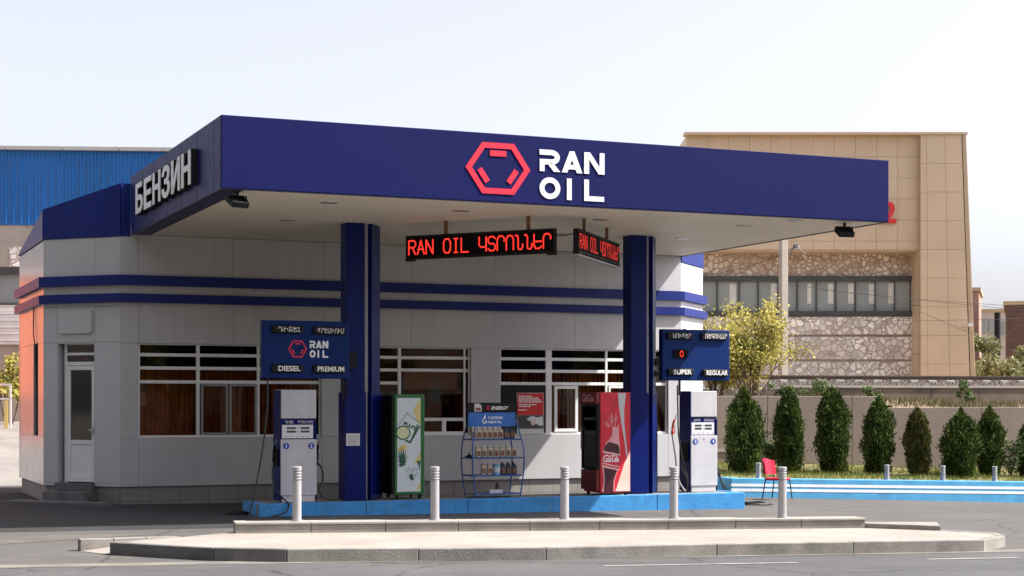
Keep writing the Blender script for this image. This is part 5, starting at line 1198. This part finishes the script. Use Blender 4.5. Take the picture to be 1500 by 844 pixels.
# yellow tree on the embankment
def tree(x, y, z, h, w, label, m, seed, nl, size, name='tree', cat='tree', stems=9, low=.15, group=None, tr=.05, lv=2):
    o = thing(name, (x, y, z), 0, label, cat, group); r = random.Random(seed); tk = MB(); lf = MB(); tips = []
    def grow(p, d, ln, rad, lev):
        q_ = p+d*ln; mid = p+d*ln*.5+Vector((r.gauss(0, .04), r.gauss(0, .04), 0))*ln
        tk.tube([p, mid, q_], [rad, rad*.8, rad*.6], 6 if lev else 8); tips.append((p.lerp(q_, .6), q_, lev))
        if lev >= 3: return
        for k in range(3 if lev else 4):
            dd = (d+Vector((r.gauss(0, .5), r.gauss(0, .5), r.gauss(.15, .3)))).normalized()
            grow(p.lerp(q_, r.uniform(.45, 1)), dd, ln*r.uniform(.5, .75), rad*.55, lev+1)
    for k in range(stems):
        a = 6.283*k/stems+r.uniform(-.3, .3); sp = r.uniform(.1, .75); d = Vector((math.cos(a)*sp*w/h, math.sin(a)*sp*w/h, 1)).normalized()
        grow(Vector((math.cos(a)*.08, math.sin(a)*.08, -.1)), d, h*r.uniform(.36, .52), tr*r.uniform(.7, 1.1), 1 if stems > 2 else 0)
    tp = [t for t in tips if t[2] >= lv]
    for i in range(nl):
        a, b, _ = tp[r.randrange(len(tp))]; p = a.lerp(b, r.uniform(-.3, 1.15))+Vector((r.gauss(0, .10), r.gauss(0, .10), r.gauss(0, .09)))*(h/3)
        if p.z < low*h: continue
        s = size*r.uniform(.6, 1.35); dd = Vector((r.uniform(-1, 1), r.uniform(-1, 1), r.uniform(-1, .6))).normalized(); ee = dd.cross(Vector((r.uniform(-1, 1), r.uniform(-1, 1), .4))).normalized()*s*.36
        lf.add([p-dd*s*.4, p+ee, p+dd*s*.6, p-ee], [(0, 1, 2, 3)])
    tk.build('trunk', M['bark'], o); lf.build('crown', M[m], o)
p = dp(1100, 580, 46.5); tree(p.x, 46.5, 2.0, 3.3, 2.5, 'yellow leafed autumn tree behind the right product board', 'yellow', 4, 8200, .085, low=.0, stems=17, tr=.028, lv=1)
p = dp(1048, 580, 47.3); tree(p.x, 47.3, 2.0, 1.9, 1.2, 'smaller yellow leafed tree half hidden behind the right fuel pump', 'yellow', 9, 2600, .085, low=.0, stems=6, tr=.03)

# beige building beyond the railway
BD = 68.
def BX(px): return (px-CX)/F*BD
def BZ(py): return H+(HY-py)/F*BD
x0, x1, xr = BX(1005), BX(1346), BX(1407)
o = thing('beige_building', (x0, BD, 0), 0, 'large beige panelled building with rubble stone walls beyond the railway', 'building')
Wd = xr-x0; xi = x1-x0; zt_, zo = BZ(199), BZ(366)
q, bk = MB(), MB()
xs_ = [i*xi/11 for i in range(12)]; zs_ = [zo]+[zo+.35+i*(zt_-zo-.35)/5 for i in range(6)]
panels(q, bk, xs_, zs_, [], 0, .05, .004, .3)
zs_ = [1.9]+[2.4+i*(zt_-2.4)/9 for i in range(10)]
px_ = [xi, xi+.25, xi+(Wd-xi)*.58, Wd]
panels(q, bk, px_, zs_, [], -.28, .05, .004, .3)
q.M = frame(Wd+.16, -.28, R(90)); bk.M = q.M
panels(q, bk, [0, 2, 4, 6, 8, 10], zs_, [], 0, .05, .004, .2)
q.M = frame(xi, 1.3, -R(90)); bk.M = q.M; panels(q, bk, [0, 1.3], [1.9, 4, 6, zo], [], 0, .05, .012, .15)
q.M = bk.M = Matrix(); q.box(.0, xi-.01, .06, 1.25, zo-.06, zo-.003)
q.M = frame(0, 10, -R(90)); bk.M = q.M; panels(q, bk, [0, 2, 4, 6, 8, 9.99], [zo, zo+1.6, zo+3.2, zt_], [], .0, .05, .004, .2)
q.M = bk.M = Matrix()
# the end pier leans out a little towards its foot
for mb_ in (q, bk): mb_.v = [((x+(zt_-z)*.035*max(0, (x-xi)/(Wd-xi)) if x > xi else x), y, z) for x, y, z in mb_.v]
q.build('wall', M['beige'], o, bevel=.006); bk.build('wall_backing', M['beigej'], o)
q = MB(); q.box(.3, Wd, .4, 9.9, zt_-.5, zt_-.35); q.build('roof', M['beigej'], o)
q = MB(); q.box(-.1, Wd+.2, -.35, .35, zt_+.002, zt_+.10); q.build('coping', M['beige'], o)
zw1, zw0 = BZ(403), BZ(460)
q = MB(); q.box(.2, xi, 1.3, 1.8, zw1, zo); q.build('upper_stone_wall', M['stone2'], o)
q = MB()
zz = [1.5, BZ(527), BZ(490), zw0]
for i in range(3): q.box(.2, xi, 1.25-.03*i, 1.8, zz[i]+.05, zz[i+1]-.05)
q.build('lower_stone_wall', M['stone'], o)
q = MB(); q.box(.2, xi, 1.31, 1.8, 1.5, zw0); q.build('stone_mortar', M['hallwall'], o)
f = MB(); f.box(.2, xi, 1.15, 1.45, zw1-.16, zw1+.05); f.box(.2, xi, 1.12, 1.45, zw0-.02, zw0+.18)
vx = [BX(1000+p*.474)-x0 for p in (62, 119, 188, 248, 310, 371, 431, 492, 554, 616, 677, 727)]
for x in vx: f.box(x-.024, x+.024, 1.26, 1.42, zw0+.18, zw1-.16)
wf = f.build('window', M['dgray'], o)
q = MB(); q.box(.2, xi, 1.34, 1.37, zw0+.1, zw1-.1); q.build('pane', M['bpane'], wf)
q = MB()
for px, w in ((1075, 10), (1191, 6), (1137, 12), (1222, 8), (1252, 9), (1283, 9), (1312, 9)): q.box(BX(px)-x0, BX(px+w)-x0, 1.325, 1.338, zw0+.5, zw1-.25)
q.build('curtain', M['curt'], wf)
q = MB(); put_text(q, '2', BX(1291)-x0, BX(1312)-x0, BZ(327), BZ(296), -.14, -.01); q.build('red_letter', M['poster'], o)
q = MB(); q.tube([(BX(1411)-x0+.1, -.28, BZ(477)), (BX(1411)-x0+.1, -.6, BZ(477))], .03, 8); q.box(BX(1411)-x0, BX(1411)-x0+.2, -.75, -.5, BZ(477)-.06, BZ(477)+.06); q.build('camera_box', M['white'], o)

# utility pole and wires
p = dp(1147.5, 553, 56); o = thing('utility_pole', (p.x, 56, 1.9), R(20), 'square concrete utility pole standing before the beige building', 'utility pole')
q = MB(); q.prism([(-.15, -.12), (.15, -.12), (.15, .12), (-.15, .12)], 0, 1.0); q.prism([(-.125, -.105), (.125, -.105), (.125, .105), (-.125, .105)], 1.0, 6.6); q.build('post', M['polec'], o, bevel=.02)
zb_ = H+(HY-362)/F*56-1.9
q = MB(); q.tube([(.1, 0, zb_-.1), (.45, -.02, zb_), (.62, 0, zb_+.02)], .022, 6); q.tube([(.12, 0, zb_-.35), (.5, 0, zb_+.08)], .018, 6); q.tube([(.5, 0, zb_), (.8, -.1, zb_-.22)], .018, 6); q.box(.4, .52, -.06, .06, zb_-.02, zb_+.1); q.build('bracket', M['dgray'], o)
q = MB(); q.box(-.2, .2, -.15, .15, .0, .35); q.build('foot', M['white'], o)
pz = zb_+1.9
wl_ = [((1010, 398), 55.9, (1700, 470), 60, 'thin black wire crossing the beige building just below the window tops'), ((1147, 368), 55.9, (1800, 640), 62, 'thin black wire sloping down from the pole across the stone wall'),
       ((1147, 372), 55.9, (1010, 405), 58, 'thin black wire running from the pole to the left over the window'), ((1250, 470), 58, (1800, 450), 66, 'thin wire crossing the foot of the beige end pier'), ((1200, 425), 58, (1800, 462), 66, 'thin wire crossing the window ribbon of the beige building')]
for (a, da, b, db, lb_) in wl_:
    A, B = dp(*a, da), dp(*b, db); n_ = 14; pts = [A.lerp(B, i/n_)-Vector((0, 0, .5*4*(i/n_)*(1-i/n_)*(.3))) for i in range(n_+1)]
    tag(MB().tube(pts, .008, 5).build('overhead_wire', M['wire']), lb_, 'wire', 'overhead wires by the railway')

# far right: fence, trees, buildings
o = thing('teal_railing', (BX(1422), 64, 2.02), 0, 'teal painted metal railing right of the beige building', 'railing')
q = MB()
for z in (.62, .78): q.tube([(0, 0, z), (10, 0, z)], .03, 6)
q.build('rails', M['tealrail'], o); 
for i in range(6):
    q = MB(); q.box(i*1.9, i*1.9+.06, -.03, .03, 0, .8); q.build('post', M['tealrail'], o)
for px, d, w, h, n, lb_ in ((1447, 76, 1.5, 3.6, 5200, 'large dusty green bush between the beige building and the brick house'), (1490, 74, 1.1, 2.9, 3600, 'dusty green bush in front of the brown brick house'), (1424, 72, .55, 2.2, 1600, 'small dusty green bush touching the beige end pier'), (1520, 79, 1.6, 3.6, 2500, 'dusty green bush at the right edge of the photo')):
    bush((px-CX)/F*d, d, 1.7, w, h, n, lb_, 'farbush', .16)
def far(name, px0, px1, pyt, pyb, d, m, label, dep=10, wins=(), rz=-17):
    x0_, x1_ = (px0-CX)/F*d, (px1-CX)/F*d; zt2, zb2 = H+(HY-pyt)/F*d, H+(HY-pyb)/F*d
    o = thing(name, (x0_, d, 0), R(rz), label, 'building'); q = MB(); q.box(0, x1_-x0_, 0, dep, min(zb2, 1), zt2); q.build('wall', M[m], o)
    q = MB(); q.box(-.15, x1_-x0_+.15, -.15, dep+.15, zt2+.003, zt2+.25); q.build('roof', M['beigej'], o)
    for a, b, c, e, mm in wins:
        q = MB(); q.box((a-px0)/F*d, (b-px0)/F*d, -.12, -.004, H+(HY-e)/F*d, H+(HY-c)/F*d); q.build('window', M[mm], o)
    return o
far('tuff_house', 1398, 1432.5, 427, 560, 120, 'brickp', 'tall pink tuff stone house right behind the beige building', 8, ((1419.5, 1421.5, 443, 447, 'black'), (1420.5, 1422.5, 462, 466, 'black'), (1421, 1423, 480, 485, 'black')))
far('pale_factory', 1433, 1476, 457, 560, 150, 'palehouse', 'pale distant factory hall between pink house and brick house', 14, ((1435, 1447, 468, 488, 'bpane'), (1448.5, 1459, 470, 489, 'bpane'), (1464, 1470, 472, 491, 'bpane')))
far('brick_house', 1473, 1580, 447, 570, 110, 'brickb', 'dark brown brick house at the right photo edge', 12, ())
p = dp(1461, 520, 140); o = tag(MB().tube([(p.x, 140, 1), (p.x, 140, H+(HY-458)/F*140)], .26, 12).build('chimney_pipe', M['black'], smooth=True), 'thin dark chimney pipe before the pale distant factory', 'chimney')

# left: blue corrugated hall
HD = 60.
hl = dp(0, 590, HD); ha = R(4)
o = thing('blue_hall', (-26, HD-1.3, 0), ha, 'industrial hall with blue corrugated upper wall behind the station', 'building')
HP = (-26, HD-1.3)
def HX(px, py=400): return plane_hit(px, py, HP, ha)
HLn = 22.
zA = HX(100, 221)[1]; zB = HX(60, 330)[1]; zC = HX(10, 391)[1]; zD = HX(10, 447)[1]; zE = HX(10, 505)[1]
q = MB(); n = 84
for i in range(n):
    x0, x1 = HLn*i/n, HLn*(i+1)/n; w = x1-x0
    pts = [(x0, .0), (x0+w*.3, .0), (x0+w*.42, -.06), (x0+w*.58, -.06), (x0+w*.7, 0), (x1, 0)]
    for a, b in zip(pts, pts[1:]): q.add([(a[0], a[1], zB), (b[0], b[1], zB), (b[0], b[1], zA), (a[0], a[1], zA)], [(0, 1, 2, 3)])
q.box(0, HLn, .05, .2, zB, zA); q.build('corrugated_wall', M['corr'], o)
q = MB()
for i in range(11): q.box(i*2+.01, i*2+1.99, -.2, .5, zA+.002, zA+.13)
q.build('ridge_cap', M['ridge'], o)
q = MB(); q.box(0, HLn, .02, .4, zC, zB-.002); q.box(0, HLn, .02, .4, -.5, zD); q.box(0, .2, .4, 14, 0, zA); q.box(HLn-.2, HLn, .4, 14, 0, zA); q.box(0, HLn, 13.8, 14, 0, zA); q.build('wall', M['hallwall'], o)
q = MB(); q.box(0, HLn, .4, 14, zA-.3, zA-.1); q.build('roof', M['ridge'], o)
a0 = HX(14, 370)[0]; q = MB(); q.box(a0, HLn-1, -.02, .018, zC+.0, HX(14, 362)[1]); q.build('stone_facing', M['stone'], o)
q = MB(); q.box(0, HLn, .2, .3, zD, zC); w_ = q.build('window', M['bpane'], o)
q = MB(); q.box(0, HLn, .0, .2, zC-.25, zC-.003); q.box(0, HLn, .02, .2, zD, zD+.08)
for i in range(15): q.box(i*1.5, i*1.5+.07, .1, .19, zD+.08, zC-.25)
q.build('frame', M['dgray'], w_)
q = MB(); a1 = HX(40, 470)[0]
for i in range(11): q.box(4, a1, -.12-.02*(i % 2), -.002, zE+i*(zD-.1-zE)/11, zE+(i+1)*(zD-.1-zE)/11-.01)
q.build('roller_shutter', M['shutter'], o)
# sloped yard, gate and young tree beside the hall
y_ = MB(); 
yp = [W(-14, 16.2), W(.5, 16.2), Vector((-8, 57.8, 0)), Vector((-27, 56.5, 0))]
zz_ = [gz(p.x, p.y)+.01 for p in yp[:2]]+[1.35, 1.35]
y_.add([(p.x, p.y, z) for p, z in zip(yp, zz_)], [(0, 1, 2, 3)]); struct(y_.build('yard_slope', M['apron']))
gd = 54.; gx = (0-CX)/F*gd
o = thing('white_gate', (gx-.6, gd, 1.1), R(3), 'white metal gate with yellow post at the left photo edge', 'gate')
hgt = H+(HY-562)/F*gd-1.1
q = MB(); zt_ = HX and H+(HY-560)/F*gd
ztop = H+(HY-558)/F*gd-1.1+0
q.box(0, .95, -.03, .03, 1.46, 1.52); q.box(0, .95, -.03, .03, 1.0, 1.05); q.box(.9, .95, -.03, .03, 0, 1.5); q.box(.3, .35, -.03, .03, 0, 1.5); q.build('frame', M['white'], o)
q = MB(); q.box(.02, .29, -.01, .01, .05, 1.44); q.build('sheet', M['shutter'], o)
q = MB(); q.box(.74, .86, -.06, -.032, .0, .98); q.build('post', M['yellowp'], o)
tree((14-CX)/F*56.2, 56.2, 1.3, 2.6, 1.2, 'young yellowing tree between the blue hall and the station corner', 'yellow', 21, 2200, .1, low=.1, stems=4, tr=.03)
# unseen orange shed added left of the picture: its sunlit side is mirrored in the station's end wall
pa, pb = Vector((-22, 46, 0)), Vector((-17.4, 52.5, 0)); dd = pb-pa; o = thing('added_orange_shed', pa, math.atan2(dd.y, dd.x), 'unseen orange clad shed added for its reflection in the station end wall', 'shed')
q = MB(); q.box(0, dd.length, 0, 3.5, -.3, 6.0); q.build('wall', M['orangewall'], o, bevel=.02)
q = MB(); q.box(-.2, dd.length+.2, -.15, 3.7, 6.003, 6.15); q.build('roof', M['ridge'], o)
q = MB(); q.box(5.2, 6.6, -.05, -.003, .0, 2.2); q.build('door', M['dgray'], o)
# the other side of the street: unseen flats and trees added to block sky light from the facade
for i, (x0, x1, h) in enumerate(((-46, -22, 17), (-19, 5, 20), (8, 34, 17), (38, 60, 14))):
    o = thing('sky_blocking_flats', (x1, -17, 0), R(180), 'unseen tuff apartment block added across the road to block sky light, %s' % ('at the far left', 'tallest of its row', 'right of the tallest', 'lowest of its row')[i], 'building', 'unseen flats added to block sky light')
    q = MB(); q.box(0, x1-x0, 0, 10, -.5, h); q.build('wall', M['brickp'], o); q = MB(); q.box(-.2, x1-x0+.2, -.2, 10.2, h+.003, h+.3); q.build('roof', M['beigej'], o)
    k = 0
    for z in range(2, int(h)-1, 3):
        for j in range(int((x1-x0)/3.2)):
            k += 1
            if k <= 60: q = MB(); q.box(.9+j*3.2, 2.3+j*3.2, -.06, -.003, z, z+1.5); q.build('window', M['bpane'], o)
for i, (x, y) in enumerate(((-13.5, 8), (-15, 15), (-17, 22), (-19.5, 29))):  # unseen trees added to darken the left facade and forecourt
    tree(x, y, 0, 13+(i*3 % 4), 7.5, 'unseen tree added left of the forecourt to block sky light, %s' % ['nearest the road', 'second from the road', 'third from the road', 'farthest from the road'][i], 'bushm', 80+i, 3000, .75, name='sky_blocking_tree', low=.1, stems=2, tr=.2, group='unseen sky-blocking trees left of the forecourt')
for i, (x, y) in enumerate(((15, 3), (19, 9), (23, 15), (25, 22))):  # unseen trees added to hold back sky light from the right
    tree(x, y, 0, 6.5+(i*3 % 2), 6, 'unseen tree added right of the forecourt to block sky light, %s' % ['nearest the road', 'second from the road', 'third from the road', 'farthest from the road'][i], 'bushm', 90+i, 1500, .7, name='sky_blocking_tree', low=.1, stems=2, tr=.2, group='unseen sky-blocking trees right of the forecourt')
for i, x in enumerate((-33, -24, -15, -6, 3, 12, 21, 30)):  # unseen row added to screen low sky and darken window reflections
    tree(x, -11.5+((i*7) % 3)*.8, 0, 9.5+(i*5 % 4), 6.5, 'unseen tall tree added across the road to block sky light, %s' % ORD[i], 'bushm', 50+i, 1500, .75, name='sky_blocking_tree', low=.2, stems=2, tr=.2, group='unseen sky-blocking trees across the road')

# ------------------------------------------------------------------ light
sdir = Vector((C_*.82 + S_*.35, S_*.82 - C_*.35, 1.0)).normalized()      # towards the sun
el = math.asin(sdir.z); az = math.atan2(sdir.x, sdir.y)
w = bpy.data.worlds.new('World'); sc.world = w; w.use_nodes = True; nt = w.node_tree
sky = nt.nodes.new('ShaderNodeTexSky'); sky.sky_type = 'NISHITA'; sky.sun_disc = False; sky.sun_elevation = el; sky.sun_rotation = az
sky.dust_density = 6.; sky.air_density = 1.0; sky.ozone_density = 1.0; sky.altitude = 900
bg = nt.nodes['Background']; bg.inputs['Strength'].default_value = .124
hs = nt.nodes.new('ShaderNodeHueSaturation'); hs.inputs['Saturation'].default_value = .32; hs.inputs['Value'].default_value = 1.15
nt.links.new(sky.outputs[0], hs.inputs['Color']); tn = nt.nodes.new('ShaderNodeVectorMath'); tn.operation = 'MULTIPLY'; tn.inputs[1].default_value = (.985, .965, 1.02); nt.links.new(hs.outputs[0], tn.inputs[0]); nt.links.new(tn.outputs[0], bg.inputs['Color'])
sl_ = bpy.data.lights.new('sun', 'SUN'); sl_.energy = 5.0; sl_.angle = R(.53); sl_.color = (1., .95, .87)
so_ = bpy.data.objects.new('sun', sl_); col.objects.link(so_); so_.rotation_euler = sdir.to_track_quat('Z', 'Y').to_euler(); so_.location = (20, 0, 30)
sc.view_settings.view_transform = 'Standard'; sc.view_settings.look = 'None'; sc.view_settings.gamma = 1; sc.view_settings.exposure = 0.88
sc.render.engine = 'CYCLES'; sc.cycles.max_bounces = 8; sc.cycles.transparent_max_bounces = 12; sc.cycles.caustics_reflective = False; sc.cycles.caustics_refractive = False

for o in list(sc.objects):
    if o.type == 'MESH' and o.name.split('.')[0] in ('curtain', 'readout', 'holster', 'feet', 'corner_cap', 'side_panel', 'button', 'buttons', 'hose', 'bracket', 'hatch_frame', 'print_cola', 'ceiling_panel') and o.parent: split_loose(o)
for o in sc.objects:
    for p, q in (('feet', 'foot'), ('buttons', 'button')):
        if o.name.split('.')[0] == p: o.name = q
